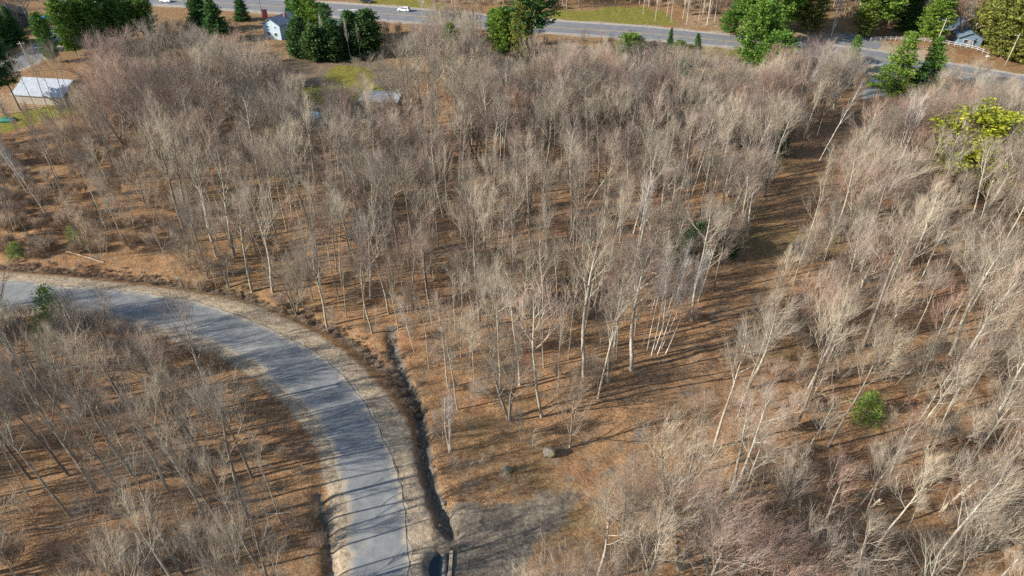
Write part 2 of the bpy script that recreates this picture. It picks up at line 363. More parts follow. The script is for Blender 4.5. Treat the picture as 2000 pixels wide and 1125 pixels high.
def strip_sheet(name, L, Rr, m, z, n, jit=0.0, seed=1, kind='structure', parent=None):
    L = fixed(L, n).copy(); Rr = fixed(Rr, n).copy(); rr = np.random.RandomState(seed)
    if jit:
        for A in (L, Rr):
            A += (np.stack([vnoise(A[:, 0]+seed, A[:, 1], 1.1), vnoise(A[:, 0], A[:, 1]+seed+9, 1.1)], 1) - .5) * jit
    k = 10; rows = [L + (Rr - L) * (i / k) for i in range(k + 1)]
    V = np.stack(rows, 1).reshape(-1, 2); V = np.c_[V, np.full(len(V), z)]
    i2 = np.arange(n * (k+1)).reshape(n, k+1)
    f = np.stack([i2[:-1, :-1], i2[:-1, 1:], i2[1:, 1:], i2[1:, :-1]], -1).reshape(-1, 4)
    me = newmesh(name, V, [f], [m]); q = np.tile(np.abs(np.arange(k+1) / k - .5) * 2, n) ** 1.6
    da = me.attributes.new('dust', 'FLOAT', 'POINT'); da.data.foreach_set('value', q.astype(np.float32))
    o = link(name, me, parent)
    if kind: tag(o, kind=kind)
    return o
strip_sheet('road', road_out, road_in, M['asphalt'], .03, 400, .9, 3)
strip_sheet('highway', hw_far, hw_near, M['highway'], .03, 300, .3, 4)
strip_sheet('side_street', street_l, street_r, M['highway'], .02, 60, .3, 5)
for p in paved:
    me = bpy.data.meshes.new('driveway'); bm = bmesh.new(); bm.faces.new([bm.verts.new((a[0], a[1], .015)) for a in resample(np.vstack([p, p[:1]]), 2)[:-1]]); bm.to_mesh(me); bm.free()
    me.materials.append(M['highway'] if p is paved[0] else M['asphalt']); tag(link('driveway', me), kind='structure')
yel = plain('yellow_paint', (.62, .40, .07), .7); whi = plain('white_paint', (.66, .66, .64), .7)
seam = plain('crack_sealant', (.07, .07, .065), .8)
def offset_line(name, path, wd, m, z, smooth=True, jit=0, kind='structure', dash=None):
    p = resample(path, 1.0) if smooth else np.array(path)
    if jit: p = p + (np.stack([vnoise(p[:, 0]*1.0, p[:, 1], 1.3), vnoise(p[:, 0]+50, p[:, 1], 1.3)], 1) - .5) * jit
    d = np.gradient(p, axis=0); d /= np.linalg.norm(d, axis=1)[:, None] + 1e-9; nn = np.stack([-d[:, 1], d[:, 0]], 1) * wd / 2
    V = np.vstack([np.c_[p + nn, np.full(len(p), z)], np.c_[p - nn, np.full(len(p), z)]]); n = len(p)
    f = np.array([[i, i+1, n+i+1, n+i] for i in range(n-1) if not dash or (i // dash) % 2 == 0])
    return tag(link(name, newmesh(name, V, [f], [m])), kind=kind)
cl = fixed(hw_far, 80) * .47 + fixed(hw_near, 80) * .53
offset_line('centre_line', cl[30:], .32, yel, .036)
c1 = fixed(hw_far, 80) * .60 + fixed(hw_near, 80) * .40; c2 = fixed(hw_far, 80) * .38 + fixed(hw_near, 80) * .62
offset_line('lane_line', c1[:31], .3, yel, .036); offset_line('lane_line', c2[:31], .3, yel, .036)
offset_line('edge_line', fixed(hw_far, 80) * .90 + fixed(hw_near, 80) * .10, .2, whi, .036)
offset_line('edge_line', fixed(hw_far, 80) * .12 + fixed(hw_near, 80) * .88, .2, whi, .036)
offset_line('pavement_joint', fixed(road_out, 200)[10:] * .97 + fixed(road_in, 200)[10:] * .03, .09, seam, .036, jit=.4)
# turn arrow on the highway
ax, ay = G(679, 19.5)
mb = MB(); mb.poly([(ax-4, ay-.2, .036), (ax+1.5, ay-.2, .036), (ax+1.5, ay-.8, .036), (ax+4, ay+.1, .036), (ax+1.5, ay+1, .036), (ax+1.5, ay+.4, .036), (ax-4, ay+.4, .036)], (0, 0, .004))
tag(mb.build('turn_arrow', whi), kind='structure')
# pond below the culvert
lk = GP([(1780,-60),(1800,30),(1830,62),(1880,66),(1935,50),(1990,-60)])
wm, t, b = mat('pond_water', .05); b.inputs['Base Color'].default_value = (.012, .03, .035, 1); b.inputs['Specular IOR Level'].default_value = .6
bump(t, b, noise(t, None, 6), .08, .02)
pv = [(pond_c[0] + 1.25 * math.cos(a) * (1 + .12 * math.sin(3*a)), pond_c[1] + 2.2 * math.sin(a), -.95) for a in np.linspace(0, 2*math.pi, 28, endpoint=False)]
me = bpy.data.meshes.new('pond'); bm = bmesh.new(); bm.faces.new([bm.verts.new(p) for p in pv]); bm.to_mesh(me); bm.free(); me.materials.append(wm)
tag(link('water', me), kind='structure')
me = bpy.data.meshes.new('lake'); bm = bmesh.new(); bm.faces.new([bm.verts.new((p[0], p[1], .62)) for p in lk]); bm.to_mesh(me); bm.free(); me.materials.append(wm)
tag(link('lake', me), kind='structure')

# ------------------------------------------------------------------ tree generator
def perp(d, rnd):
    a = np.array([rnd.gauss(0, 1), rnd.gauss(0, 1), rnd.gauss(0, 1)]); a -= d * (a @ d); return a / (np.linalg.norm(a) + 1e-9)
def grow(out, p, d, L, r0, r1, n, rnd, wander, up, level, pw=1.0):
    pts = [p]; rad = [r0]; step = L / n; d = d / np.linalg.norm(d)
    for i in range(n):
        d = d + perp(d, rnd) * wander + np.array([0, 0, up]); d /= np.linalg.norm(d)
        p = p + d * step; pts.append(p); rad.append(r1 + (r0 - r1) * (1 - (i+1) / n) ** pw)
    out.append((level, np.array(pts), np.array(rad))); return np.array(pts), np.array(rad)
def at(pts, t):
    f = t * (len(pts) - 1); i = min(int(f), len(pts) - 2); u = f - i
    d = pts[i+1] - pts[i]; return pts[i] * (1-u) + pts[i+1] * u, d / (np.linalg.norm(d) + 1e-9)
def bare_tree(seed, H, cb, spread, nl=13, r=.2, sub=(6, 5, 4), upr=.10, stems=1, stemspread=.12, twig=.0060, dens=1.0, ang=(34, 60)):
    rnd = random.Random(seed); out = []
    for s in range(stems):
        d0 = np.array([rnd.gauss(0, .03), rnd.gauss(0, .03), 1.0])
        if stems > 1: a = 2*math.pi*s/stems + rnd.random(); d0 = np.array([math.cos(a)*stemspread*rnd.uniform(.6, 1.4), math.sin(a)*stemspread*rnd.uniform(.6, 1.4), 1])
        h = H * rnd.uniform(.85, 1) if stems > 1 else H; rr = r * (rnd.uniform(.6, 1) if stems > 1 else 1)
        tp, tr = grow(out, np.array([rnd.gauss(0, .15), rnd.gauss(0, .15), -.4]) if stems > 1 else np.array([0, 0, -.4]), d0, h * .97, rr, .03, 12, rnd, .045, .015, 0, .75)
        az = rnd.random() * 6.28; n1 = max(4, int(nl / (1 if stems == 1 else stems ** .6)))
        for i in range(n1):
            t = cb + (1 - cb) * ((i + rnd.random() * .8) / n1) ** .85 * .97
            q, dd = at(tp, t); az += 2.4 + rnd.gauss(0, .3)
            rel = (t - cb) / (1 - cb)
            Lb = spread * (1.25 - .85 * rel) * rnd.uniform(.7, 1.15)
            th = math.radians(rnd.uniform(*ang)) * (1 - .35 * rel)
            bd = np.array([math.cos(az) * math.sin(th), math.sin(az) * math.sin(th), math.cos(th)]) + dd * .1
            rb = max(.025, np.interp(t * 12, range(13), tr) * rnd.uniform(.42, .62))
            lp, lr = grow(out, q, bd, Lb, rb, .018, 6, rnd, .085, upr, 1)
            n2 = max(2, int(sub[0] * dens * Lb / spread + .5))
            for j in range(n2):
                t2 = .22 + .78 * (j + rnd.random()) / n2; q2, d2 = at(lp, min(t2, .99))
                L2 = Lb * .58 * (1.15 - .55 * t2) * rnd.uniform(.7, 1.2)
                b2 = d2 * .9 + perp(d2, rnd) * .62 + np.array([0, 0, .14])
                p2, _ = grow(out, q2, b2, L2, max(.022, rb * .42), .011, 4, rnd, .08, upr, 2)
                n3 = sub[1]
                for k in range(n3):
                    t3 = .2 + .8 * (k + rnd.random()) / n3; q3, d3 = at(p2, min(t3, .99))
                    b3 = d3 * .95 + perp(d3, rnd) * .55 + np.array([0, 0, .14])
                    p3, _ = grow(out, q3, b3, L2 * .55 * rnd.uniform(.6, 1.2) + .3, .0135, twig, 3, rnd, .07, upr, 3)
                    for m_ in range(sub[2]):
                        q4, d4 = at(p3, min(.25 + .75 * (m_ + rnd.random()) / sub[2], .99))
                        b4 = d4 * .95 + perp(d4, rnd) * .52 + np.array([0, 0, .12])
                        grow(out, q4, b4, rnd.uniform(.6, 1.5), twig, twig * .6, 2, rnd, .05, .05, 4)
    return out
SIDES = {0: 8, 1: 5, 2: 4, 3: 3, 4: 3}
def skin(branches):
    """rings around each polyline, batched by point count"""
    by = {}
    for lv, p, r in branches: by.setdefault((len(p), SIDES[lv]), []).append((p, r))
    V, F, off = [], [], 0
    for (k, n), lst in by.items():
        Pp = np.array([x[0] for x in lst]); Rr = np.array([x[1] for x in lst])
        T = np.gradient(Pp, axis=1); T /= np.linalg.norm(T, axis=2, keepdims=True) + 1e-9
        ref = np.zeros_like(T[:, :1]); main = T.mean(1, keepdims=True)
        ref[..., 0] = np.where(np.abs(main[..., 0]) < .75, 1, 0); ref[..., 1] = 1 - ref[..., 0]
        A = np.cross(T, ref); A /= np.linalg.norm(A, axis=2, keepdims=True) + 1e-9; Bv = np.cross(T, A)
        an = np.arange(n) * 2 * math.pi / n
        ring = Pp[:, :, None] + Rr[:, :, None, None] * (np.cos(an)[:, None] * A[:, :, None] + np.sin(an)[:, None] * Bv[:, :, None])
        nb = len(lst); V.append(ring.reshape(-1, 3))
        idx = off + np.arange(nb * k * n).reshape(nb, k, n); nxt = np.roll(idx, -1, 2)
        F.append(np.stack([idx[:, :-1], nxt[:, :-1], nxt[:, 1:], idx[:, 1:]], -1).reshape(-1, 4)); off += nb * k * n
    return np.concatenate(V), np.concatenate(F)
class Proto: pass
def make_proto(kind, branches, trunk_m, twig_m, split=1):
    a = [x for x in branches if x[0] <= split]; b = [x for x in branches if x[0] > split]
    if split == 0:
        SIDES[1] = 5
    pr = Proto(); pr.kind = kind
    va, fa = skin(a); vb, fb = skin(b)
    pr.trunk = newmesh(kind + '_trunk', va, [fa], [trunk_m], smooth=True); pr.crown = newmesh(kind + '_crown', vb, [fb], [twig_m])
    pr.all = None; pr.raw = (va, fa, vb, fb, trunk_m, twig_m); pr.H = va[:, 2].max(); return pr
def whole(pr):
    if pr.all is None:
        va, fa, vb, fb, m1, m2 = pr.raw
        pr.all = newmesh(pr.kind + '_whole', np.vstack([va, vb]), [fa, fb + len(va)], [m1, m2], np.r_[np.zeros(len(fa)), np.ones(len(fb))])
    return pr.all

TALL = [make_proto('bare_tree', bare_tree(11 + i, 21, rnd_cb, sp, nl, r), M['bark'] if i % 3 else M['bark_dark'], M['twig'])
        for i, (rnd_cb, sp, nl, r) in enumerate([(.56, 5.6, 11, .25), (.47, 6.4, 12, .28), (.62, 4.8, 10, .22), (.52, 5.8, 11, .26), (.42, 6.8, 13, .30), (.66, 4.4, 9, .2), (.50, 6.0, 12, .24)])]
ROUND = [make_proto('bare_tree', bare_tree(41 + i, 14, .16, 6.6, 16, .27, (7, 6, 4), .07, stems=st, stemspread=.26, ang=(34, 62)), M['bark'] if i % 2 else M['bark_dark'], M['twig_red'] if i == 3 else M['twig'])
         for i, st in enumerate([1, 2, 3, 3, 1])]
POLE = [make_proto('bare_tree', bare_tree(61 + i, 16, .58, 2.9, 9, .115, (5, 4, 3), .10), M['bark'], M['twig'] if i < 3 else M['twig_red']) for i in range(4)]
SAP = [make_proto('sapling', bare_tree(81 + i, 7.5, .25, 1.7, 10, .045, (4, 4, 3), .12, stems=1 + i % 2), M['bark'], M['twig'] if i % 2 else M['brush']) for i in range(4)]
BIRCH = [make_proto('birch_tree', bare_tree(101 + i, 17, .45, 2.6, 13, .13, (5, 5, 4), .09, stems=st, stemspread=.13), M['birch'], M['birch_twig']) for i, st in enumerate([1, 4, 1])]
SHRUB = [make_proto('shrub', bare_tree(121 + i, 3.0, .12, 1.3, 12, .022, (4, 4, 2), .12, stems=5, stemspread=.5, twig=.008), M['brush'], M['brush']) for i in range(4)]

# conifers
def conifer(seed, H, cb, Rad, kind, rows=20, per=6, tufts=7, leaf=(.09, .38), droop=0.0, gap=.0, trunk_r=.2):
    rnd = random.Random(seed); rs = np.random.RandomState(seed); out = []; cen = []; dirs = []
    tp, tr = grow(out, np.array([0, 0, -.4]), np.array([0, 0, 1.]), H, trunk_r, .02, 10, rnd, .02, .02, 0)
    az = 0
    for i in range(rows):
        rel = (i + rnd.random() * .6) / rows; t = cb + (.985 - cb) * rel; q, _ = at(tp, t)
        if kind == 'spruce': Lr = Rad * (1 - rel) ** .85 + .2
        elif kind == 'cedar': Lr = Rad * (math.sin(math.pi * min(1, .18 + rel * .82)) ** .6) * (1 - .35 * rel) + .15
        else: Lr = Rad * (math.sin(math.pi * (.16 + .80 * rel)) ** .7) + .3
        for j in range(per):
            if rnd.random() < gap: continue
            az += 2 * math.pi / per + rnd.gauss(0, .35); L = Lr * rnd.uniform(.62, 1.12)
            el = -.25 if kind == 'spruce' else (.35 if kind == 'cedar' else .12)
            d = np.array([math.cos(az), math.sin(az), el + .5 * rel])
            bp, _ = grow(out, q, d, L, .05 * (1-rel) + .012, .01, 4, rnd, .07, .05, 2)
            nt_ = max(2, int(tufts * L / Rad + .5))
            for k in range(nt_):
                s = .28 + .72 * (k + rnd.random()) / nt_; c, dd = at(bp, min(s, .99))
                side = perp(dd, rnd); side[2] *= .35; c = c + side * L * .26 * (1.15 - s) * rnd.random() * 1.6
                cen.append(c); dirs.append(dd * .7 + side * .5 + np.array([0, 0, .15]))
    cen = np.array(cen); dirs = np.array(dirs); m = 11
    c = np.repeat(cen, m, 0) + rs.normal(0, 1, (len(cen)*m, 3)) * np.array([.27, .27, .13]) * (1 if kind != 'cedar' else .9)
    d = np.repeat(dirs, m, 0) + rs.normal(0, .55, (len(c), 3)); d /= np.linalg.norm(d, axis=1)[:, None]
    s = np.cross(d, rs.normal(0, 1, (len(c), 3))); s /= np.linalg.norm(s, axis=1)[:, None]
    ln = leaf[1] * rs.uniform(.6, 1.3, (len(c), 1)); wd = leaf[0] * rs.uniform(.7, 1.3, (len(c), 1))
    V = np.stack([c - d*ln*.5, c + s*wd, c + d*ln*.5, c - s*wd], 1).reshape(-1, 3)
    F = np.arange(len(V)).reshape(-1, 4); return out, V, F
def conifer_proto(kind, m, seed, *a, **k):
    br, V, F = conifer(seed, *a, **k); pr = Proto(); pr.kind = kind; va, fa = skin(br); bk = M['bark_dark']
    pr.trunk = newmesh(kind + '_trunk', va, [fa], [bk], smooth=True); pr.crown = newmesh(kind + '_crown', V, [F], [m]); pr.all = None
    pr.raw = (va, fa, V, F, bk, m); pr.H = va[:, 2].max(); return pr
PINE = [conifer_proto('pine_tree', M['pine'], 201, 15, .10, 4.0, 'pine', 22, 7, 10, (.12, .46), gap=.06),
        conifer_proto('pine_tree', M['pine'], 202, 15, .18, 4.3, 'pine', 19, 7, 10, (.12, .48), gap=.12),
        conifer_proto('pine_tree', M['pine'], 203, 19, .26, 7.0, 'pine', 15, 9, 15, (.15, .58), gap=.08, trunk_r=.26)]
SPRUCE = [conifer_proto('spruce_tree', M['spruce'], 211 + i, 13, .05, 3.0, 'spruce', 28, 9, 8, (.10, .38)) for i in range(2)]
CEDAR = [conifer_proto('cedar_tree', M['dark_cedar'], 221, 9, .04, 2.2, 'cedar', 24, 8, 8, (.10, .34)), conifer_proto('cedar_tree', M['cedar'], 222, 9, .08, 4.2, 'pine', 15, 8, 12, (.10, .38), gap=.18)]
YOUNG = [conifer_proto('pine_tree', M['pine'], 241, 5, .04, 2.0, 'spruce', 10, 6, 6, (.035, .42), gap=.12, trunk_r=.07)]
GREEN = [conifer_proto('spruce_tree', M['pine'], 251 + i, 13, .06, 3.4, 'spruce', 24, 7, 8, (.09, .42), gap=.15) for i in range(2)]
DKPINE = [conifer_proto('pine_tree', M['spruce'], 231, 18, .38, 4.0, 'pine', 17, 7, 9, (.12, .44), gap=.1, trunk_r=.22), conifer_proto('pine_tree', M['rust_pine'], 232, 16, .06, 4.8, 'pine', 23, 7, 11, (.12, .46), gap=.06)]

_thing_list = []
def plant(pr, name, px=None, py=None, xy=None, H=None, lean=(0, 0), rz=None, label=None, cat='tree', group=None, wide=1.0):
    x, y = xy if xy is not None else G(px, py)
    s = (H / pr.H) if H else 1
    r = bpy.data.objects.new(name, None); C.objects.link(r); r.empty_display_size = .3
    r.location = (x, y, hz(x, y)); r.scale = (s * wide, s * wide, s)
    e = Matrix.Rotation(math.radians(lean[0]), 3, 'Y') @ Matrix.Rotation(-math.radians(lean[1]), 3, 'X') @ Matrix.Rotation(rz if rz is not None else random.random() * 6.28, 3, 'Z')
    r.rotation_euler = e.to_euler()
    for part, me in (('trunk', pr.trunk), ('crown', pr.crown)):
        o = bpy.data.objects.new(part, me); C.objects.link(o); o.parent = r
    tag(r, label, cat, group); return r
random.seed(5)
taken = []          # (x, y, radius)
def take(x, y, r): taken.append((x, y, r))

exec_parts = []
# ---- single trees the photograph shows clearly: (proto, name, px, py, height, lean, label, category)
HERO = [
 (POLE[1], 'bare_tree', 1058, 812, 23, (-2, 0), 'tall straight bare tree with pale smooth trunk at the front tip of the central woods', 1.3),
 (TALL[1], 'bare_tree', 1140, 735, 25, (0, 0), 'large bare tree whose trunk forks low, right behind the small round tree by the boulder', 1.0),
 (TALL[5], 'bare_tree', 1168, 778, 21, (3, 0), 'dark trunked bare tree just right of the big forked tree in the central woods', .8),
 (TALL[2], 'bare_tree', 978, 765, 22, (-1, 0), 'tall bare tree with slim grey trunk left of the pale straight tree', .85),
 (ROUND[0], 'bare_tree', 1113, 872, 11.5, (0, 0), 'small round crowned bare tree standing alone beside the mossy boulder', .8),
 (TALL[0], 'bare_tree', 937, 640, 24, (-1, 0), 'tall pale bare tree with crooked upper limbs in the middle of the woods', .9),
 (TALL[3], 'bare_tree', 486, 1010, 20, (-4, 0), 'dark forked bare tree nearest the inner road shoulder at the lower left', 1.0),
 (TALL[4], 'bare_tree', 190, 962, 21, (-5, 0), 'broad dark bare tree with three thick limbs in the lower left woods', 1.0),
 (TALL[6], 'bare_tree', 135, 929, 20, (-6, 0), 'dark leaning bare tree left of the broad one in the lower left woods', .9),
 (TALL[0], 'bare_tree', 59, 935, 19, (-5, 0), 'bare tree with leaning trunk at the left edge of the lower left woods', .9),
 (TALL[1], 'bare_tree', 262, 930, 20, (-3, 0), 'bare tree with tall twin limbs in the middle of the lower left woods', 1.0),
 (TALL[3], 'bare_tree', 359, 1120, 18, (-8, 0), 'long slanting bare tree near the bottom edge of the lower left woods', .9),
 (ROUND[4], 'bare_tree', 318, 770, 14, (-6, 0), 'black limbed bare tree whose crown overlaps the inner edge of the gravel road', .9),
 (TALL[3], 'bare_tree', 118, 800, 18, (-8, 0), 'dark crooked bare tree leaning left in front of the bushy young pine by the road', .9),
 (TALL[2], 'bare_tree', 367, 860, 17, (-3, 0), 'bare tree with stout grey trunk between the slanted trees and the road bend', .9),
 (TALL[6], 'bare_tree', 1557, 830, 20, (3, 0), 'tall grey bare tree on the right bank of the cleared strip with long low limb', .9),
 (TALL[1], 'bare_tree', 1572, 775, 21, (6, 0), 'slender bare tree leaning right beside the strip, behind the tall grey one', .8),
 (TALL[4], 'bare_tree', 1850, 745, 20, (7, 0), 'large pale bare tree with spreading forked limbs in the right hand woods', 1.0),
 (TALL[0], 'bare_tree', 1618, 872, 19, (6, 0), 'mottled pale bare tree leaning right beside the low green pine', .85),
 (TALL[6], 'bare_tree', 1900, 1010, 21, (2, 0), 'tall pale bare tree with twin stems near the lower right corner', .9),
 (TALL[1], 'bare_tree', 1810, 1120, 17, (9, 0), 'bushy bare tree with arching twigs at the bottom edge right of centre', 1.0),
 (TALL[5], 'bare_tree', 1420, 1010, 19, (4, 0), 'pale double stemmed bare tree in the lower woods right of the dirt driveway', 1.1),
 (ROUND[1], 'bare_tree', 1300, 1000, 14, (2, 0), 'bare tree with dense fan of pale twigs on the right edge of the dirt clearing', .9),
 (ROUND[2], 'bare_tree', 798, 262, 21, (-2, 0), 'huge many stemmed bare tree with wide domed crown beside the grey roofed shed', 1.0),
 (TALL[1], 'bare_tree', 1185, 560, 18, (3, 0), 'slim forked bare tree behind the big forked one in the central woods', .8),
 (ROUND[0], 'bare_tree', 728, 268, 10, (0, 0), 'twiggy bare tree whose crown screens the left end of the grey shed roof', .9),
 (ROUND[3], 'bare_tree', 765, 285, 12, (1, 0), 'reddish bare tree screening the middle of the grey shed', .8),
 (ROUND[1], 'bare_tree', 660, 250, 11, (0, 0), 'rounded bare tree in front of the lawn between the small tarps', .9),
 (ROUND[4], 'bare_tree', 640, 205, 9, (0, 0), 'small rounded bare tree standing against the shaded evergreen clump', .8),
 (ROUND[4], 'bare_tree', 270, 265, 13, (-5, 0), 'wide bare tree with leaning pale trunk at the edge of the open field, upper left', 1.1),
 (ROUND[0], 'bare_tree', 400, 185, 18, (0, 0), 'broad domed bare tree in the upper left grove in front of the highway pines', 1.2),
 (ROUND[3], 'bare_tree', 250, 200, 18, (0, 0), 'rounded grey bare tree near the dark pine hedge at upper left', 1.2),
 (ROUND[1], 'bare_tree', 1080, 240, 16, (0, 0), 'bare tree with pale spreading limbs behind the two white panels', 1.0),
 (ROUND[4], 'bare_tree', 1040, 175, 15, (0, 0), 'rounded bare tree below the tallest dark pine by the highway', 1.0),
 (TALL[4], 'bare_tree', 1765, 545, 18, (4, 0), 'wide fan shaped bare tree on the right woods edge, left of the grey thicket', 1.0),
 (TALL[6], 'bare_tree', 1690, 430, 17, (2, 0), 'fan shaped pale bare tree on the right side of the strip below the white birches', 1.0),
 (POLE[0], 'bare_tree', 400, 1112, 12, (-4, 0), 'thin pale bare tree near the bottom of the lower left woods', 1.0),
]
BIR = [
 (BIRCH[0], 1236, 540, 19, (3, 0), 'bright white birch standing above the brown crowns right of centre', .8),
 (BIRCH[1], 1748, 335, 18, (1, 0), 'clump of bright white birch stems in the right hand woods below the highway', .7),
 (BIRCH[1], 878, 885, 10.5, (-3, 0), 'small multi stemmed white birch beside the ditch in front of the woods', .9),
 *[(BIRCH[i % 2 * 2], 1256 + i * 7 + (i * 5) % 4, 672 + (i * 11) % 24, 15 + (i * 3) % 5, (2 + i * 1.6, 0), '%s of seven thin pale birches leaning right at the edge of the cleared strip' % o, .5) for i, o in enumerate(['leftmost', 'second', 'third', 'middle', 'fifth', 'sixth', 'rightmost'])],
 (BIRCH[2], 1600, 315, 19, (15, 0), 'thin white birch leaning right over the upper end of the cleared strip', .55),
 (BIRCH[2], 1535, 260, 17, (12, 0), 'leaning white birch left of the thin one at the upper end of the strip', .6),
 (BIRCH[1], 1380, 50, 16, (0, 0), 'white forked birch on the grass across the highway', .55),
 (BIRCH[1], 1622, 72, 17, (2, 0), 'white birch beside the driveway across the highway', .6),
 (BIRCH[0], 810, 690, 10, (-12, 0), 'slim white birch leaning left over the ditch start', .7),
 (BIRCH[2], 55, 380, 15, (-8, 0), 'pale leaning birch at the left edge of the open field', .7),
 (BIRCH[0], 95, 430, 16, (-6, 0), 'white stemmed birch beside the brushy bank at far left', .7),
 (BIRCH[0], 1370, 480, 9, (14, 0), 'short white snag like birch leaning beside the dark green thicket', .5),
 (BIRCH[0], 828, 62, 15, (0, 0), 'slim pale birch right of the white car near the highway', .5),
 (BIRCH[2], 893, 85, 16, (0, 0), 'tall pale birch standing between the white car and the bright green cedar', .6),
 (BIRCH[0], 855, 70, 14, (0, 0), 'thin pale birch second right of the white car by the highway', .5),
]
for i in range(7):
    BIR.append((BIRCH[i % 2 * 2], 598 + i * 17 + (i * 23) % 7, 112 + (i * 7) % 9, 11 + i % 3, ((i * 5) % 5 - 2, 0), '%s of seven thin pale birches in front of the shaded evergreen clump' % (['leftmost', 'second', 'third', 'middle', 'fifth', 'sixth', 'rightmost'][i]), .45))
for i, (a, b_) in enumerate([(300,880),(420,930),(455,1060),(395,1000),(505,1110),(330,960),(420,800),(250,800),(545,1180),(470,1230),(380,1200),(540,1290)]):
    HERO.append((TALL[(i * 3) % 7], 'bare_tree', a, b_, 17 + i % 4, (-3 - i % 3, 0), '%s stout bare tree, counting down, in the row along the road bend\'s inner verge' % (['first', 'second', 'third', 'fourth', 'fifth', 'sixth', 'seventh', 'eighth', 'ninth', 'tenth', 'eleventh', 'last'][sorted([880,930,1060,1000,1110,960,800,801,1180,1230,1200,1290]).index(b_ if i != 7 else 801)]), .85))
for i, (pr_, a, b_, h_) in enumerate([(ROUND[0],1095,1230,12), (TALL[1],1165,1135,15), (ROUND[4],1215,1065,13), (TALL[4],1250,1190,16), (ROUND[1],1330,1110,14), (TALL[3],1050,1330,15), (ROUND[3],1385,1140,13), (TALL[6],1345,930,14), (POLE[3],1235,1000,11), (ROUND[0],1180,1260,13)]):
    HERO.append((pr_, 'bare_tree', a, b_, h_, (i % 4 - 1, 0), "%s of ten fan crowned bare trees, left to right, crowding the driveway's edge" % ['second', 'third', 'fifth', 'seventh', 'eighth', 'first', 'tenth', 'ninth', 'sixth', 'fourth'][i], 1.05))
for i, (a, b_, h_) in enumerate([(1090,770,17),(1020,690,19),(900,700,16),(1205,700,18),(1240,655,17),(1060,660,20),(960,700,18),(845,640,17),(1110,700,18),(925,765,13)]):
    HERO.append((POLE[i % 4], 'bare_tree', a, b_, h_, (i % 3 - 1, 0), '%s of ten slim straight poles, left to right, at the central woods front' % ['eighth', 'fifth', 'second', 'ninth', 'tenth', 'sixth', 'fourth', 'first', 'seventh', 'third'][i], .8))
for i in range(12):
    HERO.append((POLE[i % 4], 'bare_tree', 836 + i * 9 + (i * 31) % 7, 78 + (i * 29) % 30, 13 + i % 5, (i % 3 - 1, 0), '%s of twelve bare grey poles, left to right, right of the white car' % ['first', 'second', 'third', 'fourth', 'fifth', 'sixth', 'seventh', 'eighth', 'ninth', 'tenth', 'eleventh', 'last'][i], 1.1))
for i in range(5):
    HERO.append((TALL[5] if i % 2 else POLE[2], 'bare_tree', 82 + i * 17 + (i % 2) * 5, 236 - i * 4, 17 + i % 2, (-5 + i, 0), '%s of five dark bare trunks in front of the white metal roof' % (['leftmost', 'second', 'middle', 'fourth', 'rightmost'][i]), .9))
for i in range(9):
    BIR.append((BIRCH[i % 2 * 2], 1256 + i * 16 + (i * 37) % 15, 28 + (i * 13) % 22, 17 + i % 3, ((i * 7) % 5 - 1, 0), '%s of nine pale birch poles across the highway left of the forked white birch' % (['leftmost', 'second', 'third', 'fourth', 'middle', 'sixth', 'seventh', 'eighth', 'rightmost'][i]), .45))
for pr, nm, px, py, H, ln, lb, wd in HERO:
    plant(pr, nm, px, py, H=H, lean=ln, label=lb, wide=wd, group='bare trees'); x, y = G(px, py); take(x, y, 2.8)
for pr, px, py, H, ln, lb, wd in BIR:
    plant(pr, 'birch_tree', px, py, H=H, lean=ln, label=lb, wide=wd, group='white birches', cat='birch tree'); x, y = G(px, py); take(x, y, 2.0)
    if px in (1236, 1748):
        for k_ in (5, 10): take(x - (x / y) * k_, y - k_, 5)
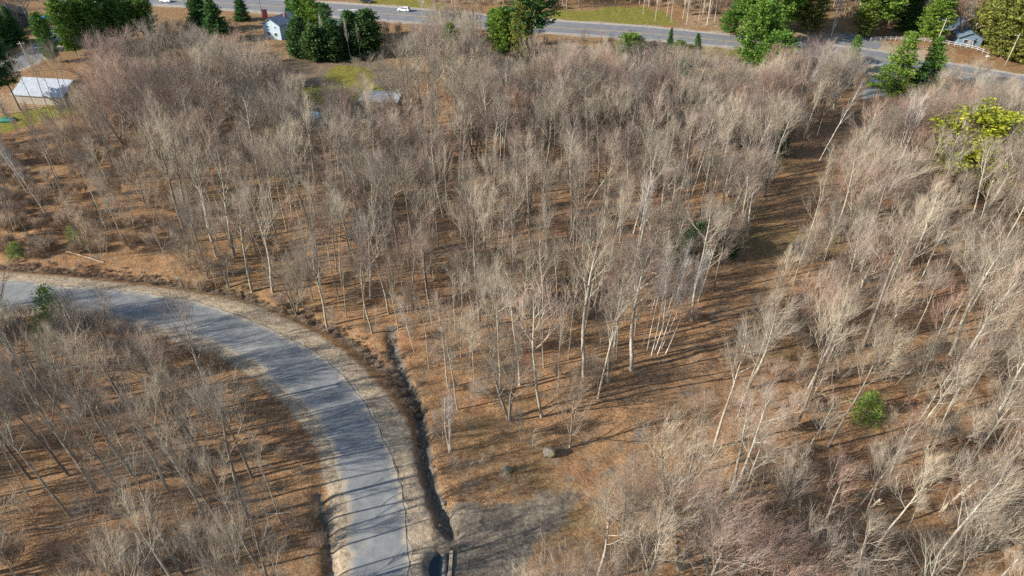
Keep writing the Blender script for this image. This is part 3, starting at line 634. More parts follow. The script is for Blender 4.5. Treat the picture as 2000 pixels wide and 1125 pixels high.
CON = [
 # upper-left hedge of pines
 *[(PINE[i % 2], 'pine_tree', 150 + i * 24, 108 - i * 5 - (i % 2) * 8, 18 - .6*i + (i*37 % 3), '%s bright green pine of the pine row at upper left' % o, 1.0) for i, o in enumerate(['leftmost', 'second', 'third', 'fourth', 'fifth', 'sixth', 'rightmost'])],
 (PINE[0], 'pine_tree', 105, 122, 15, 'narrow green pine left of the pine row beside the street', .8),
 (DKPINE[0], 'pine_tree', 40, 215, 19, 'dark topped pine with bare trunk left of the white roof', 1.1),
 (DKPINE[0], 'pine_tree', 8, 222, 18, 'dark pine at the left edge beside the lawn', 1.1),
 (SPRUCE[0], 'spruce_tree', 398, 62, 16, 'dark green spruce at the top edge left of the broad one', 1.4),
 (SPRUCE[1], 'spruce_tree', 428, 80, 15, 'broad dark spruce at the top between the dark green one and the lone pointed one', 1.5),
 (SPRUCE[0], 'spruce_tree', 474, 40, 11, 'lone pointed spruce left of the red roadside sign', 1.2),
 (SPRUCE[1], 'spruce_tree', 571, 58, 11, 'pointed spruce in front of the white gabled house', .9),
 (PINE[0], 'pine_tree', 600, 84, 18, 'bright green pine right of the white gabled house', 1.1),
 (PINE[1], 'pine_tree', 622, 92, 17, 'green pine between the two houses by the highway', .9),
 (DKPINE[0], 'pine_tree', 645, 100, 15, 'dark pine in the shaded clump behind the lawn', .9),
 (CEDAR[0], 'cedar_tree', 588, 112, 12, 'dark cedar at the left end of the shaded clump', 1.6),
 (CEDAR[0], 'cedar_tree', 618, 118, 11, 'dark cedar low in the shaded clump', 1.7),
 (CEDAR[0], 'cedar_tree', 650, 118, 12, 'dark cedar in the middle of the shaded clump', 1.6),
 (SPRUCE[1], 'spruce_tree', 690, 108, 14, 'dark round topped spruce right of the second house', 1.5),
 (CEDAR[0], 'cedar_tree', 714, 108, 14, 'dark cedar at the right end of the shaded clump', 1.8),
 (CEDAR[0], 'cedar_tree', 700, 104, 13, 'tall dark cedar behind the right end of the shaded clump', 1.8),
 (PINE[0], 'pine_tree', 884, 138, 14, 'bright green pine in front of the highway, right of the white car', .75),
 (PINE[0], 'pine_tree', 965, 70, 9, 'small dark green pine left of the tall pine group', 1.3),
 (PINE[0], 'pine_tree', 984, 112, 15, 'light green slender pine left of the tallest pine', 1.2),
 (SPRUCE[0], 'spruce_tree', 1003, 92, 13, 'narrow green spruce touching the tallest pine', .7),
 (DKPINE[0], 'pine_tree', 1038, 120, 27, 'tallest pine, dark with brown lower limbs beside the highway', 1.5),
 (DKPINE[1], 'pine_tree', 1018, 126, 20, 'browning pine tucked under the tallest pine', .7),
 (PINE[1], 'pine_tree', 1226, 128, 10, 'round pale green pine behind bare twigs near the highway', 1.8),
 (SPRUCE[0], 'spruce_tree', 1306, 112, 9, 'brownish pointed spruce beside the highway bend', .8),
 (SPRUCE[0], 'spruce_tree', 1357, 130, 10, 'small pointed green spruce at the roadside grass', 1.0),
 (PINE[0], 'pine_tree', 1325, 130, 8, 'small bushy green pine left of the pointed roadside spruce', 1.4),
 (SPRUCE[1], 'spruce_tree', 1290, 195, 11, 'dark hemlock behind a bare tree right of the grey shed', 1.4),
 (SPRUCE[0], 'spruce_tree', 1328, 200, 12, 'darkest hemlock of the pair right of the grey shed', 1.5),
 (CEDAR[0], 'cedar_tree', 1510, 305, 7, 'small dark cedar alone beside the upper cleared strip', 1.8),
 (PINE[0], 'pine_tree', 1470, 142, 21, 'bushy green pine on the near side of the highway', 1.3),
 (PINE[1], 'pine_tree', 1504, 160, 15, 'pale green pine hidden in the bare trees near the highway', 1.4),
 (GREEN[1], 'spruce_tree', 1655, 142, 11, 'small light green spruce near the strip entrance', 1.3),
 (GREEN[0], 'spruce_tree', 1740, 178, 17, 'light green spruce right of the strip entrance', 1.5),
 (GREEN[1], 'spruce_tree', 1812, 174, 15, 'deep green spruce at the near highway edge right of the light green one', 1.5),
 (SPRUCE[1], 'spruce_tree', 1790, 182, 9, 'low dark spruce between the light green and the tall dark spruce', 1.7),
 (PINE[0], 'pine_tree', 1815, 82, 15, 'layered green pine by the fence across the highway', 1.4),
 (PINE[2], 'pine_tree', 1462, 62, 24, 'white pine with bare leaning trunk across the highway, leftmost of the pine stand', 1.1),
 (PINE[2], 'pine_tree', 1492, 66, 25, 'white pine second from the left in the stand across the highway', 1.1),
 (PINE[2], 'pine_tree', 1503, 84, 24, 'nearest white pine of the stand, trunk on the road edge', 1.1),
 (PINE[1], 'pine_tree', 1425, 72, 9, 'low light green pine at the left foot of the white pine stand', 1.8),
 (PINE[1], 'pine_tree', 1535, 55, 17, 'full green pine behind the white pine stand', 1.5),
 (DKPINE[1], 'pine_tree', 1580, 60, 16, 'olive pine left of the driveway across the highway', 1.4),
 (PINE[2], 'pine_tree', 1700, 68, 22, 'leaning flat topped pine right of the driveway', 1.3),
 (PINE[1], 'pine_tree', 1735, 50, 17, 'green pine behind the leaning flat topped pine', 1.6),
 (DKPINE[1], 'pine_tree', 1685, 72, 11, 'short olive pine beside the driveway white birch', 1.3),
 (DKPINE[1], 'pine_tree', 1955, 112, 24, 'large olive brown pine at the upper right corner', 1.5),
 (DKPINE[1], 'pine_tree', 1998, 122, 25, 'olive brown pine at the right picture edge by the highway', 1.5),
 (DKPINE[1], 'pine_tree', 1915, 84, 17, 'thin olive pine behind the roadside fence', 1.3),
 (CEDAR[1], 'cedar_tree', 1888, 352, 16, 'yellow green spreading cedar standing out of the bare right hand woods', 1.7),
 (YOUNG[0], 'pine_tree', 1690, 812, 4, 'low bushy green pine on the leaf covered slope of the right woods', 1.6),
 (YOUNG[0], 'pine_tree', 118, 640, 8, 'bushy young pine at the inner edge of the gravel road', 1.1),
 (YOUNG[0], 'pine_tree', 152, 482, 4.4, 'little light green pine in the open field at left', .9),
 (YOUNG[0], 'cedar_tree', 35, 500, 3.0, 'low green cedar on the bank at the far left', 1.6),
 (CEDAR[0], 'cedar_tree', 1360, 495, 6, 'dark green thicket cedar left of the cleared strip', 2.4),
 (CEDAR[0], 'cedar_tree', 1410, 500, 5, 'second dark cedar right beside the cleared strip bend', 2.4),
 (CEDAR[0], 'cedar_tree', 1320, 510, 4.5, 'smaller dark cedar half hidden by twigs left of the thicket', 1.4),
 (PINE[1], 'pine_tree', 1035, 560, 5, 'faint green young pine among the trunks of the central woods', .9),
 (PINE[1], 'pine_tree', 1165, 560, 4.5, 'pale green young pine right of the faint one in the central woods', .8),
 (SPRUCE[0], 'spruce_tree', 8, 92, 15, 'dark spruce in the shade at the left edge above the side street', 1.3),
 (SPRUCE[1], 'spruce_tree', -25, 70, 16, 'dark spruce cut by the left edge in the upper corner', 1.3),
 (SPRUCE[0], 'spruce_tree', 35, 84, 12, 'dark spruce right of the corner ones above the side street', 1.3),
 (SPRUCE[1], 'spruce_tree', -60, 110, 18, 'unseen tall dark spruce added outside the left edge to shade the street', 1.4),  # out of view, added to cast shade on the side street
 (SPRUCE[0], 'spruce_tree', -70, 60, 19, 'unseen tall dark spruce added for shade outside the upper left corner', 1.4),  # also out of view, added for its shadow over the corner
 (DKPINE[0], 'pine_tree', 1860, 58, 17, 'dark pine behind the bluish house across the highway', 1.1),
 (SPRUCE[1], 'spruce_tree', 1775, 60, 16, 'dark spruce left of the layered pine above the fence', 1.3),
 (SPRUCE[1], 'spruce_tree', 1445, 30, 15, 'dark spruce at the top edge left of the white pines', 1.2),
]
for pr, nm, px, py, H, lb, wd in CON:
    plant(pr, nm, px, py, H=H, lean=(random.gauss(0, 1.2), random.gauss(0, 1)), label=lb, wide=wd, group='evergreens', cat='evergreen tree'); x, y = G(px, py); take(x, y, 6.5 if px in (1888, 1690, 118, 1510) else 2.6)
    if px in (1690, 1888, 118, 1510, 152, 1360, 1410, 1290, 1328, 1470, 1500, 1226, 1325, 1357, 1038, 984, 884, 1022, 1740, 1812):
        for k_ in ((6, 12, 18) if px == 1888 else (5,)): take(x - (x / y) * k_, y - k_, 5.5)

# ---- scattered woods
def keepclear(x, y, m=0):
    p = P(x, y)
    return bool(inside(x, y, shp2)) or bool(inside(x, y, hwp2))
def grown(poly_a, poly_b, ex, n=60):
    a, b = fixed(poly_a, n), fixed(poly_b, n); d = b - a; d /= np.linalg.norm(d, axis=1)[:, None]
    return np.vstack([a - d * ex, (b + d * ex)[::-1]])
shp2 = grown(shoulder_out, shoulder_in, 1.0); hwp2 = grown(hw_far, hw_near, 2.5); stp2 = grown(street_l, street_r, 2)
HOUSE_AT = []   # filled before sampling
house_px = [(110,172,11),(540,58,9),(655,38,9),(748,192,8),(572,240,3),(613,224,3),(706,240,3),(1030,212,4),(1205,182,5),(28,22,12),(1882,66,10)]
for a, b_, r_ in house_px: HOUSE_AT.append((*G(a, b_), r_))
FOREST = {
 'central': ([(330,565),(430,590),(560,618),(700,655),(775,650),(870,790),(960,835),(1040,850),(1110,800),(1190,765),(1290,690),(1380,600),(1430,500),(1520,375),(1585,285),(1640,215),(1680,170),(1440,108),(1320,98),(1200,88),(1060,78),(900,66),(745,58),(740,100),(800,125),(835,200),(800,270),(700,300),(620,350),(345,350),(345,420),(350,500)], 3.8),
 'grove': ([(165,250),(175,135),(300,60),(420,50),(510,62),(548,125),(560,190),(600,262),(700,290),(620,345),(350,345),(240,290)], 6.0),
 'right': ([(1000,1400),(1060,1290),(1150,1110),(1230,985),(1310,900),(1390,830),(1440,760),(1490,680),(1500,620),(1530,540),(1570,470),(1620,400),(1665,320),(1730,240),(1800,195),(1900,185),(2000,195),(2700,330),(2500,1400)], 4.0),
 'lower_left': ([(-700,660),(-100,650),(0,650),(250,690),(360,740),(450,830),(510,930),(550,1020),(575,1125),(590,1400),(-700,1400)], 4.8),
 'left_field': ([(-400,300),(0,265),(200,255),(330,330),(345,420),(340,520),(150,505),(-400,520)], 8.5),
 'highway_left': ([(-500,100),(-100,0),(-200,-60),(300,-40),(420,-30),(300,-20),(120,-10),(60,60),(-100,100)], 8),
 'yard': ([(560,130),(740,120),(810,140),(825,215),(760,262),(540,265),(500,190)], 12),
 'beyond': ([(830,5),(1060,22),(1150,16),(1240,8),(1300,20),(1340,30),(1500,25),(1700,55),(1830,70),(1990,105),(2600,190),(2600,-120),(1500,-180),(600,-180),(600,-15)], 4.8),
}
pts = []
occupied = {}
def ok(x, y, r):
    for a, b_, c in taken:
        if (a-x)**2 + (b_-y)**2 < (max(c, r*.55))**2: return False
    gx, gy = int(x // 6), int(y // 6)
    for i in range(gx-2, gx+3):
        for j in range(gy-2, gy+3):
            for a, b_ in occupied.get((i, j), ()):
                if (a-x)**2 + (b_-y)**2 < r*r: return False
    return True
rnd = random.Random(99)
for reg, (poly, sp) in FOREST.items():
    pg = GP(poly); lo, hi = pg.min(0), pg.max(0); area = (hi - lo).prod(); n = int(area / (sp*sp) * 5)
    xx = np.array([rnd.uniform(lo[0], hi[0]) for _ in range(n)]); yy = np.array([rnd.uniform(lo[1], hi[1]) for _ in range(n)])
    good = inside(xx, yy, pg) & ~inside(xx, yy, shp2) & ~inside(xx, yy, hwp2) & ~inside(xx, yy, stp2) & ~inside(xx, yy, strip)
    if reg == 'beyond':
        for l in lawns: good &= ~inside(xx, yy, l)
    for x, y in zip(xx[good], yy[good]):
        if any((x-a)**2 + (y-b_)**2 < r_*r_ for a, b_, r_ in HOUSE_AT): continue
        s = sp * rnd.uniform(.8, 1.35) * (.85 + .5 * float(vnoise(np.array([x]), np.array([y]), 22)[0]))
        if ok(x, y, s):
            occupied.setdefault((int(x//6), int(y//6)), []).append((x, y)); pts.append((x, y, reg))
def in_frame(x, y, H):
    a = P(x, y, 0); b_ = P(x, y, H)
    return (-40 < a[0] < 2040 or -40 < b_[0] < 2040) and b_[1] < 1125 and a[1] > 0
LX = np.array([(-200,235),(0,235),(130,225),(165,115),(200,82),(300,25),(360,18),(395,50),(480,62),(515,95),(545,112),(600,145),(700,160),(735,100),(760,66),(810,62),(830,25),(900,5),(935,25),(950,100),(1000,112),(1060,105),(1085,75),(1100,75),(1200,75),(1300,85),(1420,90),(1440,108),(1510,112),(1530,84),(1600,76),(1670,84),(1695,150),(1760,185),(1850,165),(2000,150),(2600,220)])
def roof_line(x, y, H):
    '''the skyline the photograph shows in front of the highway'''
    for _ in range(12):
        p = P(x, y, H)
        if p[1] >= np.interp(p[0], LX[:, 0], LX[:, 1]) + ((x * 7.3 + y * 3.1) % 1) * 22: return H
        H *= .9
    return H
def pick(x, y, reg):
    r = rnd.random(); far = y > 150
    if reg in ('central',) and y > 155: big = r < .62; 
    if reg == 'central':
        if y > 165 and x < -30: c = ('R', .62)
        elif y > 150: c = ('R', .35)
        else: c = ('R', .08)
    elif reg == 'grove': c = ('R', .82)
    elif reg == 'right': c = ('R', .30 if y > 100 else .10)
    elif reg == 'lower_left': c = ('R', .14)
    elif reg in ('yard',): c = ('R', .8)
    else: c = ('R', .15)
    if r < c[1]: return rnd.choice(ROUND), rnd.uniform(13, 18) if y > 140 else rnd.uniform(9, 14), 'rounded'
    if r < c[1] + (.52 if reg != 'left_field' else .7): return rnd.choice(POLE), rnd.uniform(11, 18), 'slender'
    return rnd.choice(TALL), rnd.uniform(15, 22.5), 'tall'
cands = []
print('POINTS', len(pts))
for x, y, reg in pts:
    pr, H, adj = pick(x, y, reg)
    if reg == 'beyond' and inside(x, y, lk): continue
    if reg == 'right' and y < 60: H *= .85
    if reg not in ('beyond', 'highway_left'):
        H = roof_line(x, y, H)
        if H < (3.2 if y > 170 else 5.5): continue
    lean = (rnd.gauss(0, 2.3) + (.8 if reg == 'right' else -1 if reg == 'lower_left' else 0), rnd.gauss(0, 2.2))
    wd = rnd.uniform(.8, 1.2)
    cands.append([x, y, reg, pr, H, adj, lean, wd])
vis = [c for c in cands if in_frame(c[0], c[1], c[4])]
vis.sort(key=lambda c: -c[4] / math.hypot(c[0], c[1], CAM_H))
NB = 300 - len(HERO) - 2
ind = vis[:NB]; ids = set(id(c) for c in ind)
rest = [c for c in cands if id(c) not in ids]
ORD = ['leftmost', 'second from the left', 'third from the left', 'fourth from the left', 'fifth from the left', 'sixth from the left', 'seventh from the left', 'eighth from the left', 'ninth from the left', 'tenth from the left', 'eleventh from the left', 'twelfth from the left', 'thirteenth from the left', 'fourteenth from the left', 'fifteenth from the left', 'sixteenth from the left']
ANCH = [(1040,1290,'rooted below the driveway end'), (640,600,'behind the brushy outer ditch of the road bend'), (420,540,'at the left end of the central woods by the road'), (760,560,'in the central woods above the ditch start'), (880,680,'on the leafy slope right of the ditch'), (960,560,'around the crooked pale tree mid woods'),
 (1010,720,'left of the pale straight tree'), (1100,620,'behind the big forked tree'), (1230,650,'left of the leaning birch clump'), (1220,560,'below the bright white birch'), (1330,560,'left of the dark green thicket'), (1400,430,'above the dark green thicket'),
 (700,480,'deep in the central woods left of centre'), (880,450,'deep in the central woods at its middle'), (1060,460,'deep in the central woods right of its middle'), (1250,420,'around the bright white birch'), (540,470,'in the left part of the central woods'), (560,380,'in the far left part of the central woods'), (760,380,'behind the middle of the central woods'),
 (1520,800,'on the right bank of the cleared strip'), (1610,700,'on the leafy slope right of the strip'), (1600,560,'beside the bend of the cleared strip, right side'), (1700,460,'in the upper right woods near the strip'), (1850,480,'under the reddish crowns of the upper right woods'), (1760,640,'in the middle of the right woods'), (1930,640,'at the right edge of the middle right woods'),
 (1700,780,'around the low green pine in the right woods'), (1880,820,'above the lower right corner woods'), (1330,1060,'right of the dirt driveway'), (1460,960,'above the bottom centre right woods'), (1450,1110,'at the bottom edge right of the driveway'), (1620,920,'between the low green pine and the bottom edge'), (1620,1100,'at the bottom edge of the right woods'), (1780,960,'below the low green pine to its right'), (1800,1130,'at the bottom edge near the right corner'), (1950,960,'by the right picture edge, lower part'), (1970,1130,'in the lower right corner'),
 (40,700,'at the left edge inside the road bend'), (180,720,'just inside the road below the young pine'), (330,740,'beside the inner road shoulder'), (60,860,'at the left edge of the lower left woods'), (230,840,'in the middle of the lower left woods'), (400,860,'near the inner road bend'), (80,1040,'in the bottom left corner'), (260,1040,'at the bottom of the lower left woods'), (440,1010,'near the leafy inner verge'), (520,1120,'at the bottom edge left of the road'), (100,1200,'rooted below the bottom left corner'), (400,1200,'rooted below the bottom edge left of the road'),
 (1250,1200,'rooted below the frame right of the driveway'), (1550,1220,'rooted below the frame in the right woods'), (1850,1220,'rooted below the frame near the right corner'), (200,400,'in the open field at left')]
def label_group(items, noun, group, cat):
    """items: (object, x, y, adjective)"""
    by = {}
    for it in items:
        p = P(it[1], it[2]); px = min(max(p[0], 0), 2000); py = p[1]
        a = min(ANCH, key=lambda q: (q[0]-px)**2 + ((q[1]-py)*1.4)**2); by.setdefault((a[2], it[3]), []).append((p[0], it[0]))
    for (ph, adj), l in by.items():
        ph = ' '.join(ph.replace('in the ', 'in ').replace('of the ', 'of ').replace('at the ', 'at ').split()[:9])
        l.sort(key=lambda q: q[0])
        for k, (_, o) in enumerate(l):
            lead = '' if len(l) == 1 else (ORD[k] + ' ' if k == 0 else '') 
            if len(l) == 1: lb = 'only %s %s %s' % (adj, noun, ph)
            elif k == 0: lb = 'leftmost %s %s %s' % (adj, noun, ph)
            elif k == len(l) - 1: lb = 'rightmost %s %s %s' % (adj, noun, ph)
            else: lb = '%s %s, %s %s' % (adj, noun, ORD[min(k, 15)], ph)
            tag(o, lb, cat, group)
items = []
for x, y, reg, pr, H, adj, lean, wd in ind:
    items.append((plant(pr, 'bare_tree', xy=(x, y), H=H, lean=lean, wide=wd), x, y, adj))
label_group(items, 'bare tree', 'bare trees', 'tree')

# saplings between the trees, near part
for px, py, H, lb in ((905, 945, 5.0, 'lone yellowish sapling on the leafy slope right of the ditch'), (940, 932, 3.6, 'thin single stemmed sapling right of the lone yellowish one by the ditch'), (985, 948, 3.0, 'tiny sapling just below the small grey boulder'),
                      (868, 872, 6.0, 'sapling directly beside the multi stemmed white birch at the ditch'), (1015, 860, 5.5, 'pole like sapling left of the large mossy boulder'), (1040, 885, 5.0, 'slender sapling touching the left side of the large mossy boulder'), (850, 730, 5.0, 'sapling on the bank above the bend of the ditch')):
    plant(SAP[px % 4], 'sapling', px, py, H=H, lean=(rnd.gauss(0, 3), 0), label=lb, cat='sapling', group='bare saplings')
items = []; sap_rest = []
sapreg = [('central', .55), ('right', .55), ('lower_left', .45), ('left_field', .5), ('grove', .3)]
scount = 0; scand = []
for reg, _ in sapreg:
    pg = GP(FOREST[reg][0]); lo, hi = pg.min(0), pg.max(0); n = int((hi-lo).prod() / 26)
    xx = np.array([rnd.uniform(lo[0], hi[0]) for _ in range(n)]); yy = np.array([rnd.uniform(lo[1], hi[1]) for _ in range(n)])
    good = inside(xx, yy, pg) & ~inside(xx, yy, shp2) & ~inside(xx, yy, hwp2) & ~inside(xx, yy, stp2)
    for x, y in zip(xx[good], yy[good]):
        if y > 190 or float(vnoise(np.array([x]), np.array([y]), 9)[0]) < .35: continue
        if any((x-a)**2 + (y-b_)**2 < r_*r_ for a, b_, r_ in HOUSE_AT): continue
        scand.append((x, y, rnd.uniform(4, 9.5)))
sv = sorted([c for c in scand if in_frame(*c)], key=lambda c: -c[2] / math.hypot(c[0], c[1], CAM_H))
SN = 150
sidx = set(id(c) for c in sv[:SN])
for c in sv[:SN]:
    x, y, H = c; items.append((plant(rnd.choice(SAP), 'sapling', xy=(x, y), H=H, lean=(rnd.gauss(0, 4), rnd.gauss(0, 4))), x, y, 'taller' if H > 6.5 else 'short'))
label_group(items, 'sapling', 'bare saplings', 'sapling')
sap_rest = [c for c in scand if id(c) not in sidx]

# the uncounted rest: one object per kind, instanced on its own points
def scatter(name, protos, rows, label, cat):
    """rows: (x, y, z, proto index, scale xy, scale z, rx, ry, rz)"""
    col = bpy.data.collections.new(name + '_sources')
    for i, pr in enumerate(protos):
        o = bpy.data.objects.new('%s_source_%02d' % (name, i), whole(pr)); col.objects.link(o)
    a = np.array(rows, float); me = bpy.data.meshes.new(name); me.vertices.add(len(a)); me.vertices.foreach_set('co', a[:, :3].astype(np.float32).ravel())
    at1 = me.attributes.new('pick', 'INT', 'POINT'); at1.data.foreach_set('value', a[:, 3].astype(np.int32))
    at2 = me.attributes.new('size', 'FLOAT_VECTOR', 'POINT'); at2.data.foreach_set('vector', a[:, [4, 4, 5]].astype(np.float32).ravel())
    at3 = me.attributes.new('turn', 'FLOAT_VECTOR', 'POINT'); at3.data.foreach_set('vector', a[:, 6:9].astype(np.float32).ravel())
    o = link(name, me); g = bpy.data.node_groups.new(name, 'GeometryNodeTree')
    g.interface.new_socket('Geometry', in_out='INPUT', socket_type='NodeSocketGeometry'); g.interface.new_socket('Geometry', in_out='OUTPUT', socket_type='NodeSocketGeometry')
    gi, go = g.nodes.new('NodeGroupInput'), g.nodes.new('NodeGroupOutput')
    ci = g.nodes.new('GeometryNodeCollectionInfo'); ci.inputs[0].default_value = col; ci.inputs[1].default_value = True; ci.inputs[2].default_value = True
    ip = g.nodes.new('GeometryNodeInstanceOnPoints'); ip.inputs['Pick Instance'].default_value = True
    def attr(nm, ty):
        n = g.nodes.new('GeometryNodeInputNamedAttribute'); n.data_type = ty; n.inputs[0].default_value = nm; return n.outputs[0]
    g.links.new(gi.outputs[0], ip.inputs['Points']); g.links.new(ci.outputs[0], ip.inputs['Instance'])
    g.links.new(attr('pick', 'INT'), ip.inputs['Instance Index']); g.links.new(attr('turn', 'FLOAT_VECTOR'), ip.inputs['Rotation']); g.links.new(attr('size', 'FLOAT_VECTOR'), ip.inputs['Scale'])
    g.links.new(ip.outputs[0], go.inputs[0])
    md = o.modifiers.new('scatter', 'NODES'); md.node_group = g
    return tag(o, label, cat, kind='stuff')
ALLP = TALL + ROUND + POLE + DKPINE
rows = []
for x, y, reg, pr, H, adj, lean, wd in rest:
    s = H / pr.H; e = (Matrix.Rotation(math.radians(lean[0]), 3, 'Y') @ Matrix.Rotation(-math.radians(lean[1]), 3, 'X') @ Matrix.Rotation(rnd.random()*6.28, 3, 'Z')).to_euler()
    rows.append((x, y, hz(x, y), ALLP.index(pr), s*wd, s, *e))
scatter('bare_woods', ALLP, rows, 'mass of distant bare trees filling the woods toward and beyond the highway', 'woods')
rows = []
for x, y, H in sap_rest:
    pr = rnd.choice(SAP); s = H / pr.H; rows.append((x, y, hz(x, y), SAP.index(pr), s, s, rnd.gauss(0, .07), rnd.gauss(0, .07), rnd.random()*6.28))
scatter('sapling_thicket', SAP, rows, 'uncounted thin saplings growing among the bare trees of the woods', 'saplings')
# brush: dense along the ditches, thin under the trees
rows = []
def brush_along(line, n, spread, s0, s1):
    p = fixed(line, 200)
    for _ in range(n):
        q = p[rnd.randrange(200)]; x, y = q[0] + rnd.gauss(0, spread), q[1] + rnd.gauss(0, spread)
        if inside(x, y, shp2): continue
        s = rnd.uniform(s0, s1); rows.append((x, y, hz(x, y), rnd.randrange(4), s, s, rnd.gauss(0, .1), rnd.gauss(0, .1), rnd.random()*6.28))
brush_along(ditch2[len(ditch2)//8:], 520, .8, .10, .28)
brush_along(ditch, 30, .9, .10, .22)
brush_along(GP([(470,760),(560,860),(600,960),(600,1100)]), 35, 2.0, .25, .6)
brush_along(GP([(0,630),(200,640),(330,680),(440,720)]), 60, 2.0, .3, .8)
brush_along(GP([(0,300),(130,470),(330,440)]), 120, 5, .3, .8)
for reg, dens in (('beyond', 16), ('central', 42), ('right', 34), ('lower_left', 16), ('left_field', 30), ('grove', 30)):
    pg = GP(FOREST[reg][0]); lo, hi = pg.min(0), pg.max(0); n = int((hi-lo).prod() / dens)
    xx = np.array([rnd.uniform(lo[0], hi[0]) for _ in range(n)]); yy = np.array([rnd.uniform(lo[1], hi[1]) for _ in range(n)])
    good = inside(xx, yy, pg) & ~inside(xx, yy, shp2) & ~inside(xx, yy, strip) & ~inside(xx, yy, hwp2) & (fbm(xx, yy, 14) > .42)
    if reg == 'beyond':
        good &= yy < 420
        for l in lawns: good &= ~inside(xx, yy, l)
    for x, y in zip(xx[good], yy[good]):
        s = rnd.uniform(.35, 1.1); rows.append((x, y, hz(x, y), rnd.randrange(4), s, s, rnd.gauss(0, .1), rnd.gauss(0, .1), rnd.random()*6.28))
scatter('brush', SHRUB, rows, 'low leafless brush along the ditches and under the trees', 'brush')

# ------------------------------------------------------------------ small natural things
rock_m = bark_mat('mossy_rock', [(0, (.17, .155, .13)), (1, (.20, .185, .155))], (.19, .17, .07), .8)
def boulder(px, py, s, label, seed):
    x, y = G(px, py); bm = bmesh.new(); bmesh.ops.create_icosphere(bm, subdivisions=4, radius=1); rs = np.random.RandomState(seed)
    cuts = [Vector(rs.normal(0, 1, 3)).normalized() for _ in range(9)]
    for v in bm.verts:
        for c in cuts:
            d = v.co.dot(c); lim = .72
            if d > lim: v.co -= c * (d - lim) * .85
        v.co += v.co.normalized() * (float(vnoise(np.array([v.co.x*3+seed]), np.array([v.co.y*3+v.co.z*2]), .6)[0]) - .5) * .14
        v.co = Vector((v.co.x * s, v.co.y * s * .85, v.co.z * s * .75))
    me = bpy.data.meshes.new('boulder'); bm.to_mesh(me); bm.free(); me.materials.append(rock_m)
    for p in me.polygons: p.use_smooth = True
    o = link('boulder', me); o.location = (x, y, hz(x, y) + s * .35); tag(o, label, 'boulder', 'boulders')
boulder(1073, 888, 1.05, 'large mossy boulder below the small round bare tree', 3)
boulder(992, 920, .6, 'small grey boulder left of the large mossy one', 8)
boulder(868, 978, .42, 'small reddish stone at the lip of the ditch', 12)
log_m = bark_mat('dead_wood', [(0, (.40, .33, .24)), (1, (.48, .41, .32))], (.30, .26, .2), .4)
def log(a, b_, r, label, name='fallen_log'):
    A, B2 = G(*a), G(*b_); rd = random.Random(int(a[0])); L = math.dist(A, B2); out = []
    d = np.array([B2[0]-A[0], B2[1]-A[1], 0.]) / L
    p0 = np.array([A[0], A[1], hz(*A) + r + .05])
    grow(out, p0, d, L, r, r * .55, 8, rd, .05, 0, 0); pp = out[0][1]
    for i in range(len(pp)): pp[i][2] = hz(pp[i][0], pp[i][1]) + r * .8
    for k in range(3):
        q, dd = at(pp, rd.uniform(.4, .9)); grow(out, q, dd + perp(dd, rd) * .9 + np.array([0, 0, .3]), L * .2, r * .4, r * .15, 4, rd, .2, 0, 1)
    V, F = skin(out); tag(link(name, newmesh(name, V, [F], [log_m], smooth=True)), label, 'log', 'fallen logs')
log((130,492), (210,508), .14, 'bleached fallen trunk in the field above the road at left')
log((1945,742), (1975,752), .2, 'short pale log on the ground at the right edge of the woods')
log((205,915), (262,900), .13, 'thin fallen trunk in the lower left woods')
log((300,1075), (345,1062), .09, 'pale fallen branch near the bottom of the lower left woods')
log((850,500), (885,478), .12, 'pale broken limb lying in the middle of the central woods')
items = []; _lr = random.Random(31); before = set(bpy.data.objects.keys())
for reg, k in (('central', 11), ('right', 9), ('lower_left', 7)):
    pg = GP(FOREST[reg][0]); m_ = 0
    while m_ < k:
        px, py = _lr.uniform(0, 2000), _lr.uniform(380, 1100); x, y = G(px, py)
        if not inside(x, y, pg) or inside(x, y, shp2) or inside(x, y, strip): continue
        a_ = _lr.uniform(-.5, .5) + (math.pi if _lr.random() < .5 else 0); L_ = _lr.uniform(3, 8)
        n0 = set(bpy.data.objects.keys()); q = P(x + L_ * math.cos(a_), y + L_ * math.sin(a_))
        log((px, py), q, _lr.uniform(.07, .16), 'x'); o = [bpy.data.objects[z_] for z_ in bpy.data.objects.keys() if z_ not in n0][0]
        items.append((o, x, y, 'thin' if L_ < 5.5 else 'long')); m_ += 1
label_group(items, 'fallen log', 'fallen logs', 'log')
# snags: broken standing trunks
def snag(px, py, H, r, lean, label):
    x, y = G(px, py); rd = random.Random(px); out = []
    d = np.array([math.sin(math.radians(lean)), rd.gauss(0, .05), math.cos(math.radians(lean))])
    grow(out, np.array([0, 0, -.3]), d, H, r, r * .7, 7, rd, .03, 0, 0)
    for k in range(3):
        q, dd = at(out[0][1], rd.uniform(.6, 1)); grow(out, q, dd * .4 + perp(dd, rd), H * .16, r * .35, .02, 3, rd, .2, .05, 1)
    V, F = skin(out); o = link('tree_snag', newmesh('tree_snag', V, [F], [log_m], smooth=True)); o.location = (x, y, hz(x, y)); tag(o, label, 'dead tree', 'broken snags')
snag(1836, 1000, 7.0, .2, 14, 'thick broken snag without branches in the lower right woods')
snag(1682, 1012, 4.6, .2, 10, 'shorter broken snag left of the thick one, lower right')
snag(1148, 400, 10, .16, 22, 'bleached dead trunk leaning right above the central woods')
snag(1268, 455, 6, .13, 2, 'short upright snag right of the bright white birch')
